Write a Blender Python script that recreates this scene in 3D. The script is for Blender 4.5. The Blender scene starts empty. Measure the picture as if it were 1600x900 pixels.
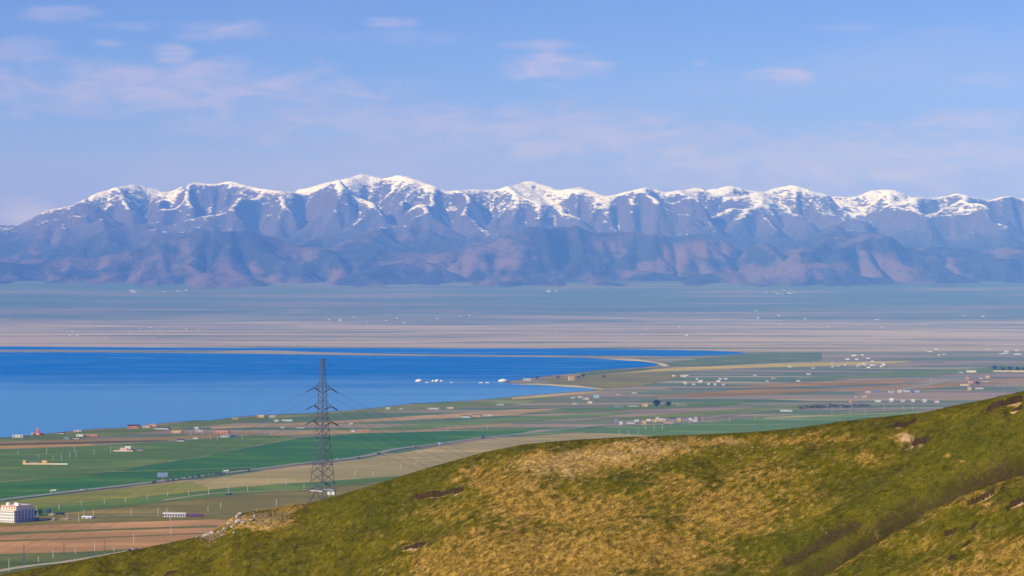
import bpy, bmesh, math, random
import numpy as np
from mathutils import Vector, Matrix

random.seed(7); rng = np.random.default_rng(7)
S = bpy.context.scene
COL = S.collection

# ------------------------------------------------------------------ camera, sky, sun, exposure
CAMZ, F = 240.0, 3800.0            # camera height over the lake, focal length in photo pixels (1600 wide)
cam_d = bpy.data.cameras.new('camera'); cam = bpy.data.objects.new('camera', cam_d); COL.objects.link(cam)
cam_d.sensor_width = 36.0; cam_d.lens = F / 1600 * 36.0
cam_d.clip_start = 1.0; cam_d.clip_end = 120000.0
cam.location = (0, 0, CAMZ); cam.rotation_euler = (math.radians(90), 0, 0)
S.camera = cam

SUN_EL, SUN_AZ = math.radians(29), math.radians(238)      # azimuth clockwise from +Y (the view): behind and to the side
W = bpy.data.worlds.new('World'); S.world = W; W.use_nodes = True
wt = W.node_tree; wt.nodes.clear()

sd = bpy.data.lights.new('sun', 'SUN'); sd.energy = 4.4; sd.angle = math.radians(0.53); sd.color = (1.0, 0.91, 0.80)
sun = bpy.data.objects.new('sun', sd); COL.objects.link(sun)
sdir = Vector((math.sin(SUN_AZ) * math.cos(SUN_EL), math.cos(SUN_AZ) * math.cos(SUN_EL), math.sin(SUN_EL)))
sun.rotation_euler = (-sdir).to_track_quat('-Z', 'Y').to_euler(); sun.location = (-60, -60, 300)
VS = S.view_settings
VS.view_transform = 'Standard'; VS.look = 'None'; VS.gamma = 1.0; VS.use_curve_mapping = False; VS.exposure = 0.25
S.display_settings.display_device = 'sRGB'
S.cycles.use_denoising = True
S.cycles.volume_bounces = 2; S.cycles.max_bounces = 6; S.cycles.transparent_max_bounces = 12

# ------------------------------------------------------------------ node helpers
class NT:
    def __init__(s, tree): s.t = tree
    def n(s, typ, **kw):
        nd = s.t.nodes.new(typ)
        for k, v in kw.items():
            if k == 'inp':
                for a, b in v.items(): s.set(nd, a, b)
            else: setattr(nd, k, v)
        return nd
    def set(s, nd, a, b):
        sock = nd.inputs[a]
        if isinstance(b, bpy.types.NodeSocket): s.t.links.new(b, sock)
        else: sock.default_value = b
    def math(s, op, a, b=0.0, c=0.0, clamp=False):
        nd = s.n('ShaderNodeMath', operation=op, use_clamp=clamp)
        s.set(nd, 0, a); s.set(nd, 1, b); s.set(nd, 2, c); return nd.outputs[0]
    def vmath(s, op, a, b=(0, 0, 0)):
        nd = s.n('ShaderNodeVectorMath', operation=op); s.set(nd, 0, a); s.set(nd, 1, b); return nd.outputs[0]
    def mix(s, f, a, b, blend='MIX'):
        nd = s.n('ShaderNodeMix', data_type='RGBA', blend_type=blend)
        s.set(nd, 0, f); s.set(nd, 6, c4(a)); s.set(nd, 7, c4(b)); return nd.outputs[2]
    def noise(s, vec, scale, detail=4, rough=0.55, dist=0.0, dim='3D'):
        nd = s.n('ShaderNodeTexNoise', noise_dimensions=dim)
        s.set(nd, 'Vector', vec); s.set(nd, 'Scale', scale); s.set(nd, 'Detail', detail); s.set(nd, 'Roughness', rough); s.set(nd, 'Distortion', dist)
        return nd.outputs[0]
    def ramp(s, f, stops, interp='LINEAR'):
        nd = s.n('ShaderNodeValToRGB'); nd.color_ramp.interpolation = interp
        el = nd.color_ramp.elements
        while len(el) > 1: el.remove(el[-1])
        el[0].position = stops[0][0]; el[0].color = c4(stops[0][1])
        for p, c in stops[1:]:
            e = el.new(p); e.color = c4(c)
        s.set(nd, 0, f); return nd.outputs[0]
    def ss(s, x, a, b):            # smoothstep a..b -> 0..1
        nd = s.n('ShaderNodeMapRange', interpolation_type='SMOOTHSTEP')
        s.set(nd, 0, x); s.set(nd, 1, a); s.set(nd, 2, b); return nd.outputs[0]
    def map(s, vec, scale=(1, 1, 1), rot=(0, 0, 0), loc=(0, 0, 0)):
        nd = s.n('ShaderNodeMapping'); s.set(nd, 'Vector', vec)
        nd.inputs['Location'].default_value = loc; nd.inputs['Rotation'].default_value = rot; nd.inputs['Scale'].default_value = scale
        return nd.outputs[0]
    def sep(s, vec):
        nd = s.n('ShaderNodeSeparateXYZ'); s.set(nd, 0, vec); return nd.outputs
    def bump(s, h, strength, dist):
        nd = s.n('ShaderNodeBump'); s.set(nd, 'Height', h); s.set(nd, 'Strength', strength); s.set(nd, 'Distance', dist); return nd.outputs[0]

def c4(c):
    if isinstance(c, bpy.types.NodeSocket): return c
    return (c[0], c[1], c[2], 1.0) if len(c) == 3 else c
def srgb(r, g, b):
    f = lambda x: (x / 255 / 12.92) if x / 255 <= 0.04045 else ((x / 255 + 0.055) / 1.055) ** 2.4
    return (f(r), f(g), f(b))
def new_mat(name):
    m = bpy.data.materials.new(name); m.use_nodes = True
    t = m.node_tree; t.nodes.clear(); N = NT(t)
    out = N.n('ShaderNodeOutputMaterial'); bs = N.n('ShaderNodeBsdfPrincipled')
    t.links.new(bs.outputs[0], out.inputs[0])
    bs.inputs['Roughness'].default_value = 0.9; bs.inputs['Specular IOR Level'].default_value = 0.15
    return m, N, bs
def plain(name, col, rough=0.8, var=0.12, scale=0.4, spec=0.2):
    m, N, bs = new_mat(name)
    pos = N.n('ShaderNodeNewGeometry').outputs['Position']
    f = N.noise(pos, scale, 3)
    f = N.math('MULTIPLY_ADD', f, 2 * var, 1 - var)
    N.set(bs, 'Base Color', N.mix(1.0, col, f, 'MULTIPLY')); bs.inputs['Roughness'].default_value = rough
    bs.inputs['Specular IOR Level'].default_value = spec
    return m

# ------------------------------------------------------------------ world: clear sky with thin clouds
N = NT(wt)
wout = N.n('ShaderNodeOutputWorld'); bg = N.n('ShaderNodeBackground'); wt.links.new(bg.outputs[0], wout.inputs[0])
sky = N.n('ShaderNodeTexSky'); sky.sky_type = 'NISHITA'; sky.sun_disc = False
sky.sun_elevation = SUN_EL; sky.sun_rotation = SUN_AZ
sky.altitude = 3400; sky.air_density = 1.0; sky.dust_density = 0.0; sky.ozone_density = 6.0
d = N.n('ShaderNodeTexCoord').outputs['Generated']
dx, dy, dz = N.sep(d)
hyp = N.math('SQRT', N.math('ADD', N.math('MULTIPLY', dx, dx), N.math('MULTIPLY', dy, dy)))
az = N.math('ARCTAN2', dx, dy)                   # radians off the view axis
el = N.math('ARCTAN2', dz, hyp)
skyc = N.n('ShaderNodeHueSaturation', inp={'Saturation': 1.0, 'Value': 1.0, 'Color': sky.outputs[0]}).outputs[0]
skyc = N.mix(1.0, skyc, (0.84, 0.775, 1.06), 'MULTIPLY')
skyc = N.mix(N.math('MULTIPLY', N.ss(el, 0.105, 0.015), 0.85), skyc, (2.35, 2.35, 7.0))
# clouds: soft lenses (azimuth, elevation in photo pixels -> radians), torn by noise
cl = [(1480,60,90,14,.25),(620,60,120,12,.22),(250,140,330,42,.62),(560,192,280,38,.5),(900,208,260,46,.66),(1350,255,430,50,.66),(20,338,90,24,.6),(1080,215,160,22,.5),(268,90,34,16,.9),(350,50,75,16,.5),(205,45,60,7,.4),(90,28,60,12,.4),(30,88,70,20,.45),(170,72,22,6,.35),(610,35,40,8,.5),
      (840,70,72,9,.55),(870,105,80,24,.8),(1095,100,14,6,.4),(1225,120,58,15,.75),(1550,128,60,12,.6),(1520,190,90,18,.6),
      (1330,46,60,7,.25),(1100,232,190,14,.55),(1200,222,80,12,.35),(520,195,40,9,.3),(190,125,40,10,.25),(20,185,30,9,.35),(5,125,25,20,.6),(1480,65,50,10,.22)]
cv = N.n('ShaderNodeCombineXYZ', inp={0: N.math('MULTIPLY', az, 28.0), 1: N.math('MULTIPLY', el, 90.0)}).outputs[0]
tear = N.noise(cv, 1.6, 7, 0.62, 0.6)
tearc = N.math('SUBTRACT', tear, 0.5)
acc = None
for (u, v, ru, rv, wgt) in cl:
    a = N.math('MULTIPLY', N.math('SUBTRACT', az, math.atan((u - 800) / F)), F / ru)
    b = N.math('MULTIPLY', N.math('SUBTRACT', el, math.atan((450 - v) / F)), F / rv)
    r2 = N.math('ADD', N.math('MULTIPLY', a, a), N.math('MULTIPLY', b, b))
    g = N.math('SUBTRACT', 1.15, r2)
    g = N.math('ADD', g, N.math('MULTIPLY', tearc, 4.2))
    g = N.math('MULTIPLY', N.ss(g, -0.6, 2.0), min(1.0, wgt * 1.25))
    acc = g if acc is None else N.math('MAXIMUM', acc, g)
# faint veil, and the same kind of cloud carried on over the rest of the sky
veil_v = N.n('ShaderNodeCombineXYZ', inp={0: N.math('MULTIPLY', az, 5.0), 1: N.math('MULTIPLY', el, 26.0), 2: 3.1}).outputs[0]
veil = N.math('MULTIPLY', N.ss(N.noise(veil_v, 1.0, 5, 0.5, 0.3), 0.44, 0.68), 0.34)
veil = N.math('MULTIPLY', veil, N.ss(el, 0.125, 0.07))
ov = N.n('ShaderNodeCombineXYZ', inp={0: N.math('MULTIPLY', az, 4.0), 1: N.math('MULTIPLY', el, 9.0), 2: 9.0}).outputs[0]
far_cl = N.math('MULTIPLY', N.ss(N.noise(ov, 1.5, 6, 0.6, 0.5), 0.58, 0.75), N.math('MULTIPLY', N.ss(el, 0.13, 0.2), 0.5))
allc = N.math('MAXIMUM', N.math('MAXIMUM', acc, veil), far_cl)
allc = N.math('MULTIPLY', allc, N.math('MULTIPLY_ADD', tear, 0.9, 0.45), clamp=True)
skyc = N.mix(allc, skyc, (4.3, 4.1, 6.6))
wt.links.new(skyc, bg.inputs[0]); bg.inputs[1].default_value = 0.10

# ------------------------------------------------------------------ numpy helpers
def _hash(ix, iy, seed):
    n = (ix.astype(np.int64) * 374761393 + iy.astype(np.int64) * 668265263 + seed * 1442695041) & 0x7fffffff
    n = ((n ^ (n >> 13)) * 1274126177) & 0x7fffffff
    return ((n ^ (n >> 16)) & 0xffff) / 65535.0
def vnoise(x, y, seed=0):           # gradient noise, about -1..1
    ix, iy = np.floor(x), np.floor(y); fx, fy = x - ix, y - iy
    sx, sy = fx * fx * fx * (fx * (fx * 6 - 15) + 10), fy * fy * fy * (fy * (fy * 6 - 15) + 10)
    def g(ax, ay):
        a = _hash(ix + ax, iy + ay, seed) * 2 * np.pi
        return np.cos(a) * (fx - ax) + np.sin(a) * (fy - ay)
    return 1.5 * ((g(0, 0) * (1 - sx) + g(1, 0) * sx) * (1 - sy) + (g(0, 1) * (1 - sx) + g(1, 1) * sx) * sy)
def fbm(x, y, octv=4, seed=0, gain=0.5):
    s, a = 0, 1.0
    for k in range(octv):
        s = s + a * vnoise(x * 2 ** k + 17.3 * k, y * 2 ** k - 9.1 * k, seed + k); a *= gain
    return s
def sstep(x, a, b):
    t = np.clip((x - a) / (b - a), 0, 1); return t * t * (3 - 2 * t)
def smooth1(a, n):
    k = np.hanning(n + 2)[1:-1]; k /= k.sum()
    return np.convolve(np.pad(a, (n, n), mode='edge'), k, mode='same')[n:-n]
def grid_mesh(name, X, Y, Z, mat, smooth=True, attrs=None):
    nr, nc = X.shape
    me = bpy.data.meshes.new(name)
    co = np.stack([X, Y, Z], -1).reshape(-1, 3).astype(np.float32)
    idx = np.arange(nr * nc).reshape(nr, nc)
    q = np.stack([idx[:-1, :-1], idx[:-1, 1:], idx[1:, 1:], idx[1:, :-1]], -1).reshape(-1, 4).astype(np.int32)
    me.vertices.add(len(co)); me.vertices.foreach_set('co', co.ravel())
    me.loops.add(q.size); me.loops.foreach_set('vertex_index', q.ravel())
    me.polygons.add(len(q)); me.polygons.foreach_set('loop_start', np.arange(0, q.size, 4, dtype=np.int32))
    me.polygons.foreach_set('use_smooth', np.full(len(q), smooth))
    me.update(calc_edges=True)
    for k, v in (attrs or {}).items():
        at = me.attributes.new(k, 'FLOAT', 'POINT'); at.data.foreach_set('value', v.ravel().astype(np.float32))
    me.materials.append(mat)
    o = bpy.data.objects.new(name, me); COL.objects.link(o); return o
def struct(o, kind='structure'):
    o['kind'] = kind; return o
def gpt(u, v, z=0.0):               # photo pixel -> point on level ground at height z
    y = (CAMZ - z) * F / (v - 450.0); return Vector(((u - 800.0) / F * y, y, z))

# ------------------------------------------------------------------ valley floor and alluvial fan
def fan(y):
    return 262 * np.clip((y - 14500) / 9500, 0, None) ** 1.8
m_plain, N, bs = new_mat('plain_ground')
pos = N.n('ShaderNodeNewGeometry').outputs['Position']; px, py, pz = N.sep(pos)
warp = N.n('ShaderNodeTexNoise', inp={'Vector': N.map(pos, (1 / 900, 1 / 900, 0)), 'Scale': 1.0, 'Detail': 2.0}).outputs[1]
wv = N.vmath('MULTIPLY', N.vmath('SUBTRACT', warp, (0.5, 0.5, 0.5)), (260, 120, 0))
fp = N.vmath('ADD', pos, wv)
def patch(sx, sy, rot, seed):
    v = N.n('ShaderNodeTexVoronoi', feature='F1', voronoi_dimensions='2D')
    N.set(v, 'Vector', N.map(fp, (1 / sx, 1 / sy, 0), (0, 0, rot), (seed, seed * .7, 0))); N.set(v, 'Scale', 1.0)
    return N.sep(v.outputs['Color'])[0]
near_f = patch(430, 95, math.radians(-6), 0.0)
fields = N.ramp(near_f, [(0, srgb(112,122,78)), (.12, srgb(148,132,98)), (.26, srgb(98,118,70)), (.36, srgb(138,132,96)), (.48, srgb(158,138,104)), (.58, srgb(86,112,64)),
                         (.68, srgb(126,118,86)), (.78, srgb(164,152,108)), (.88, srgb(96,114,72)), (.95, srgb(140,120,94))], 'CONSTANT')
far_f = patch(900, 210, math.radians(-3), 4.0)
dry = N.ramp(far_f, [(0, srgb(170,156,118)), (.2, srgb(146,138,104)), (.38, srgb(180,164,122)), (.55, srgb(112,120,84)), (.66, srgb(168,152,116)), (.80, srgb(134,124,96)), (.92, srgb(92,108,76))], 'CONSTANT')
far_s = N.noise(N.map(pos, (1 / 1500, 1 / 260, 0)), 1.0, 7, 0.7)
dry = N.mix(N.math('MULTIPLY', N.ss(far_s, 0.46, 0.64), .7), dry, srgb(182, 166, 124))
fang = N.ramp(N.noise(N.map(pos, (1 / 2600, 1 / 700, 0)), 1.0, 5, 0.6), [(.3, srgb(74,98,58)), (.5, srgb(90,108,64)), (.64, srgb(138,122,86)), (.75, srgb(76,98,60))])
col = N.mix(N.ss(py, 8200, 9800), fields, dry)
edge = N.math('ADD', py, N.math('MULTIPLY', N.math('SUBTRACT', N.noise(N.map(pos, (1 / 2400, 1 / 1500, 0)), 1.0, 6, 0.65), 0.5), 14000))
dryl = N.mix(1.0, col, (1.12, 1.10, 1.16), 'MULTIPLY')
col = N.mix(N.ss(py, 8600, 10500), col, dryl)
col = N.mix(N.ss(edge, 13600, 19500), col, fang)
# fine streaks along the strips
st = N.noise(N.map(pos, (1 / 300, 1 / 40, 0), (0, 0, math.radians(-5))), 1.0, 7, 0.72)
col = N.mix(1.0, col, N.math('MULTIPLY_ADD', st, 0.9, 0.58), 'MULTIPLY')
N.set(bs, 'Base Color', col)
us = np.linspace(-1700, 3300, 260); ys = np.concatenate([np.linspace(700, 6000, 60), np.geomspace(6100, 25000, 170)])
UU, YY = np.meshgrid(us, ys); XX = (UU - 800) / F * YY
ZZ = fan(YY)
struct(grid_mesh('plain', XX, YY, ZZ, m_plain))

# ------------------------------------------------------------------ lake
def sheet(name, pts, z, mat):
    me = bpy.data.meshes.new(name); bm = bmesh.new()
    vs = [bm.verts.new((p[0], p[1], z)) for p in pts]
    f = bm.faces.new(vs); f.normal_update()
    if f.normal.z < 0: f.normal_flip()
    a0 = f.calc_area(); bmesh.ops.triangulate(bm, faces=[f]); a1 = sum(t.calc_area() for t in bm.faces)
    if abs(a1 - a0) > 0.002 * a0: print('SHEET OVERLAP', name, pts[0][:], a0, a1)
    bm.to_mesh(me); bm.free(); me.materials.append(mat)
    o = bpy.data.objects.new(name, me); COL.objects.link(o); return o
def jitter_line(pts, step=2.0, amp=0.0, seed=0):      # finer, slightly wandering outline between pixel points
    out = []
    for (a, b) in zip(pts, pts[1:] + pts[:1]):
        n = max(1, min(60, int(abs(b[0] - a[0]) / step)))
        for k in range(n):
            t = k / n; u = a[0] + (b[0] - a[0]) * t; v = a[1] + (b[1] - a[1]) * t
            w = amp * float(vnoise(np.array([u * 0.11]), np.array([v * 0.7]), seed)[0]) if k else 0
            out.append((u, v + w))
    return out
m_lake, N, bs = new_mat('lake_water')
pos = N.n('ShaderNodeNewGeometry').outputs['Position']; px, py, pz = N.sep(pos)
rag = N.noise(N.map(pos, (1 / 900, 1 / 260, 0)), 1.0, 6, 0.65, 0.8)
ruf = N.math('ADD', py, N.math('MULTIPLY', N.math('SUBTRACT', rag, 0.5), 2600))
calm = N.ss(ruf, 6900, 5300)                    # calm inshore water, wind-ruffled offshore
slick = N.math('MULTIPLY', N.ss(N.noise(N.map(pos, (1 / 700, 1 / 120, 0)), 1.0, 6, 0.6, 0.7), 0.54, 0.74), 0.5)
calm = N.math('MAXIMUM', calm, slick)
wave = N.noise(N.map(pos, (1 / 9, 1 / 5, 1)), 1.0, 5, 0.7)
N.set(bs, 'Base Color', N.mix(calm, (0.0, 0.15, 0.50), (0.06, 0.29, 0.60)))  # sky reflection put into the base colour: paler where calm, deeper where ruffled
N.set(bs, 'Roughness', N.math('MULTIPLY_ADD', calm, -0.15, 0.45))
N.set(bs, 'Specular IOR Level', N.math('MULTIPLY_ADD', calm, 0.35, 0.0))
N.set(bs, 'Normal', N.bump(wave, 0.6, 0.6))
lake_px = [(-1500,800),(-300,712),(0,684),(20,683),(60,679),(110,674),(150,670),(200,668.5),(240,663),(300,657.5),(330,657),(360,653),(390,650),(420,648),(480,646),(560,640),(600,636),
  (640,631),(700,628),(760,624),(800,620),(830,617.5),(860,615),(890,613),(920,611),(935,608),(920,606),(895,604),(870,603),(840,601),(800,599.5),(788,597.5),(800,595),(822,591.5),
  (840,590),(860,587),(880,585),(905,582),(930,579),(945,577.5),(975,576),(1000,574),(1020,572),(1028,570),(1020,567),(1005,565.5),(990,564),(960,561),(900,559),(800,557.5),(600,556),
  (400,553),(200,551),(0,550.5),(-1500,548)]
lag_px = [(-1500,545.5),(-1500,541.5),(0,541.5),(270,543),(600,544),(800,544.5),(1000,546),(1100,548),(1150,550),(1172,552.5),(1130,555),(1090,556),(1050,557),(1010,556),(900,555.7),(800,555),(700,554),
  (600,552.5),(500,550.5),(430,547.5),(300,547),(0,546.5)]
struct(sheet('lake', [gpt(u, v) for u, v in jitter_line(lake_px, 4, 0.5, 3)], 0.4, m_lake))
struct(sheet('lagoon', [gpt(u, v) for u, v in jitter_line(lag_px, 6, 0.25, 5)], 0.4, m_lake))

# ------------------------------------------------------------------ mountains: uplifted and eroded by running water
def erode():
    dxm = 46.0; x = np.arange(-9300, 9300 + 1, dxm); y = np.arange(22600, 34600, dxm)
    X, Y = np.meshgrid(x, y); nr, nc = X.shape
    base = fan(Y)
    h = base + 230 * (fbm(X / 2000, Y / 2000, 5, 11) + 1.0) * sstep(Y, 23000, 24500) + 3 * rng.random(X.shape)
    wy = 700 * fbm(X / 3800, X * 0 + 2, 3, 21); wy2 = 900 * fbm(X / 2600, X * 0 + 7, 3, 23)
    fr = 1500 * fbm(X / 1900, X * 0 + 5, 3, 51)
    U = 0.05 + 0.30 * sstep(Y + fr, 24100, 25500)
    U += 0.85 * np.exp(-((Y - 25500 - wy2) / 800.0) ** 2) * np.clip(0.65 + 0.8 * fbm(X / 1700, Y / 1700, 2, 33), 0.1, 1.6)
    U += 1.00 * np.exp(-((Y - 27900 + wy) / 850.0) ** 2) * np.clip(0.75 + 0.8 * fbm(X / 2100, Y / 2100, 2, 35), 0.15, 1.7)
    U += 2.70 * np.exp(-((Y - 31000 - 0.8 * wy2) / 1350.0) ** 2)
    U *= np.clip(1 + 0.9 * fbm(X / 1700, Y / 1700, 3, 31), 0.15, 2.4)
    U = np.clip(U, 0.03, None); U[Y < 23000] = 0.0
    fixed = np.zeros_like(h, bool); fixed[0] = True; fixed[-1] = True
    h[0] = base[0] - 3; h[-1] = 760
    idx = np.arange(nr * nc).reshape(nr, nc); nb = [(-1,0,1),(1,0,1),(0,-1,1),(0,1,1),(-1,-1,1.414),(-1,1,1.414),(1,-1,1.414),(1,1,1.414)]
    fx = fixed.ravel().tolist()
    for it in range(38):
        hp = np.pad(h, 1, mode='edge'); best = np.zeros_like(h); rc = idx.copy(); ln = np.full_like(h, dxm)
        for (a, b, l) in nb:
            s = (h - hp[1 + a:nr + 1 + a, 1 + b:nc + 1 + b]) / (l * dxm)
            i2 = np.clip(np.arange(nr)[:, None] + a, 0, nr - 1) * nc + np.clip(np.arange(nc)[None] + b, 0, nc - 1)
            m = s > best; best = np.where(m, s, best); rc = np.where(m, i2, rc); ln = np.where(m, l * dxm, ln)
        rcl, lnl = rc.ravel().tolist(), ln.ravel().tolist()
        order = np.argsort(h.ravel(), kind='stable').tolist()
        A = [dxm * dxm] * (nr * nc)
        for i in reversed(order):
            r = rcl[i]
            if r != i: A[r] += A[i]
        hu = np.where(fixed, h, h + 16.0 * U).ravel().tolist()
        K = 0.055
        for i in order:
            r = rcl[i]
            if r != i and not fx[i]:
                f = K * math.sqrt(A[i]) / lnl[i] * 3.2
                hu[i] = (hu[i] + f * hu[r]) / (1 + f)
        h = np.array(hu).reshape(nr, nc)
        hp = np.pad(h, 1, mode='edge')
        lap = hp[:-2, 1:-1] + hp[2:, 1:-1] + hp[1:-1, :-2] + hp[1:-1, 2:] - 4 * h
        h = np.where(fixed, h, h + 0.065 * lap)
        hp = np.pad(h, 1, mode='edge')
        lap = hp[:-2, 1:-1] + hp[2:, 1:-1] + hp[1:-1, :-2] + hp[1:-1, 2:] - 4 * h
        h = np.where(fixed, h, h + 0.065 * lap)
    return x, y, h
mx, my, mh = erode()
def bicubic(h, fx, fy):
    def cr(p0, p1, p2, p3, t): return p1 + 0.5 * t * (p2 - p0 + t * (2 * p0 - 5 * p1 + 4 * p2 - p3 + t * (3 * (p1 - p2) + p3 - p0)))
    hp = np.pad(h, 2, mode='edge'); iy = np.floor(fy).astype(int); ix = np.floor(fx).astype(int)
    ty = (fy - iy)[:, None]; tx = (fx - ix)[None]
    rows = [cr(*[hp[np.clip(iy + 2 + a, 0, hp.shape[0] - 1)][:, np.clip(ix + 2 + b, 0, hp.shape[1] - 1)] for b in (-1, 0, 1, 2)], tx) for a in (-1, 0, 1, 2)]
    return cr(*rows, ty)
fxs = np.arange(-8400, 8401, 18.0); fys = np.arange(22700, 33100, 20.0)
MX, MY = np.meshgrid(fxs, fys)
MZ = bicubic(mh, (fxs - mx[0]) / 46.0, (fys - my[0]) / 46.0)
rel = sstep(MZ - fan(MY), 10, 260)
MZ = MZ + rel * (34 * fbm(MX / 520, MY / 520, 4, 41) + 9 * fbm(MX / 110, MY / 110, 3, 47, 0.6))
MZ = MZ - 6 * sstep(MY, 23400, 22700)
sky_px = [(-900,345),(-600,330),(-300,352),(-100,352),(0,355),(32,354),(50,340),(75,329),(110,322),(150,302),(185,292),(212,288),(235,293),(262,301),(285,292),(303,285),(330,288),(362,283),(385,290),(410,295),
  (450,300),(480,294),(510,285),(545,278),(568,271),(590,278),(610,277),(626,273),(650,280),(680,291),(700,299),(740,296),(770,297),(800,290),(828,282),(850,289),(875,297),(905,292),(925,298),(950,307),
  (980,299),(1012,292),(1035,300),(1060,298),(1090,293),(1110,297),(1140,290),(1170,297),(1190,301),(1215,293),(1240,289),(1265,297),(1290,304),(1315,309),(1340,307),(1360,298),(1395,296),(1420,306),
  (1450,310),(1475,307),(1498,302),(1520,309),(1545,313),(1575,306),(1600,311),(1700,300),(1900,318),(2300,300),(2600,310)]
su, sv = np.array(sky_px, float).T
ub = np.arange(-280, 1880, 5.0); tgt = np.interp(ub, su, sv)
MU = 800 + F * MX / MY
w_r = sstep(MY, 25800, 30000)
near_w = 1 - sstep(MY, 28600, 30200)
def tame(Z):                         # the nearer ranges stay below the main divide
    app = F * (Z - CAMZ) / MY; lim = (450 - tgt) * (0.66 + 0.10 * np.sin(ub / 97.0) + 0.07 * np.sin(ub / 41.0 + 1))
    bi = np.clip(np.round((MU - ub[0]) / 5.0).astype(int), 0, len(ub) - 1); mx_ = np.zeros(len(ub)); sel = (MY < 29600) & (MU > ub[0]) & (MU < ub[-1])
    np.maximum.at(mx_, bi[sel], app[sel]); k = np.minimum(1.0, lim / np.clip(mx_, 1, None))
    k = smooth1(np.minimum(k, np.minimum(np.roll(k, 6), np.roll(k, -6))), 25); kk = np.interp(MU, ub, k); b0 = fan(MY)
    return b0 + (Z - b0) * (1 - (1 - kk) * near_w)
MZ = tame(MZ)
for it in range(6):
    V = 450 - F * (MZ - CAMZ) / MY
    bi = np.round((MU - ub[0]) / 5.0).astype(int); ok = (bi >= 0) & (bi < len(ub))
    cur = np.full(len(ub), 450.0); np.minimum.at(cur, bi[ok], V[ok])
    k = (450 - tgt + 10) / np.clip(450 - cur + 10, 15, None)
    k = smooth1(k, 9 if it < 4 else 5)
    kk = np.interp(MU, ub, k)
    b0 = fan(MY); MZ = b0 + (MZ - b0) * (1 + (kk - 1) * w_r)
V = 450 - F * (MZ - CAMZ) / MY
print('mountain zmax', MZ.max(), 'skyline err', np.abs(cur - tgt).mean())
m_mtn, N, bs = new_mat('mountain_ground')
geo = N.n('ShaderNodeNewGeometry'); pos = geo.outputs['Position']; px, py, pz = N.sep(pos); nx, ny, nz = N.sep(geo.outputs['Normal'])
n1 = N.noise(N.map(pos, (1 / 900, 1 / 900, 1 / 400)), 1.0, 5, 0.6)
n2 = N.noise(N.map(pos, (1 / 130, 1 / 130, 1 / 60)), 1.0, 5, 0.65)
n0 = N.noise(N.map(pos, (1 / 650, 1 / 1500, 1 / 300), (0, 0, .5)), 1.0, 5, 0.6)
tan_f = N.ss(N.math('SUBTRACT', n0, N.math('MULTIPLY', N.ss(pz, 450, 950), 0.10)), 0.45, 0.56)
grass = N.mix(tan_f, (0.026, 0.030, 0.020), (0.135, 0.088, 0.062))
grass = N.mix(N.math('MULTIPLY', N.ss(n2, 0.5, 0.7), 0.25), grass, (0.15, 0.105, 0.075))
rock = N.mix(n2, (0.055, 0.045, 0.05), (0.13, 0.10, 0.10))
base = N.mix(N.ss(N.math('ADD', pz, N.math('MULTIPLY', n1, 400)), 850, 1250), grass, rock)
# snow: high, on gentle or lee slopes, torn into streaks
sn = N.math('ADD', pz, N.math('MULTIPLY', N.math('SUBTRACT', n1, 0.5), 800))
sn = N.math('ADD', sn, N.math('MULTIPLY', N.math('SUBTRACT', n2, 0.5), 420))
sn = N.math('ADD', sn, N.math('MULTIPLY', N.math('SUBTRACT', N.noise(N.map(pos, (1 / 60, 1 / 260, 1 / 26), (0, 0, .5)), 1.0, 5, 0.65), 0.5), 1100))
sn = N.math('ADD', sn, N.math('MULTIPLY', N.math('SUBTRACT', nz, 0.86), 1300))
sn = N.math('ADD', sn, N.math('MULTIPLY', N.math('SUBTRACT', N.noise(N.map(pos, (1 / 30, 1 / 30, 1 / 14)), 1.0, 3, 0.6), 0.5), 300))
sn = N.math('ADD', sn, N.math('MULTIPLY', px, 0.003))
col = N.mix(N.ss(sn, 1080, 1330), base, (0.86, 0.86, 0.88))
N.set(bs, 'Base Color', col)
rid = N.math('ABSOLUTE', N.math('SUBTRACT', N.noise(N.map(pos, (1 / 330, 1 / 330, 1 / 330)), 1.0, 6, 0.6, 0.4), 0.5))
N.set(bs, 'Normal', N.bump(N.math('ADD', rid, N.math('MULTIPLY', n2, 0.25)), 0.8, 110.0))
struct(grid_mesh('mountains', MX, MY, MZ, m_mtn))

# ------------------------------------------------------------------ foreground hill
crest_px = [(-700,1010),(-400,975),(-200,938),(0,898),(100,880),(215,858),(305,840),(322,834),(340,826),(362,808),(380,801),(420,796),(460,788),(480,787),(520,776),(560,765),(640,740),(700,722),(760,706),(820,694),(900,687),(1000,682),(1100,679),
  (1180,675),(1250,668),(1320,658),(1375,652),(1400,649),(1440,645),(1500,632),(1550,622),(1600,611),(1700,592),(1900,565),(2300,540)]
cu, cvv = np.array(crest_px, float).T
hu = np.arange(-420, 2021, 2.2)
target = smooth1(np.interp(hu, cu, cvv), 5)
Yc = np.interp(hu, [-420, 0, 500, 900, 1200, 1600, 2020], [720, 665, 645, 612, 575, 522, 490]); Yc = smooth1(Yc, 81)
zc = CAMZ - (target - 450) / F * Yc
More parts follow.
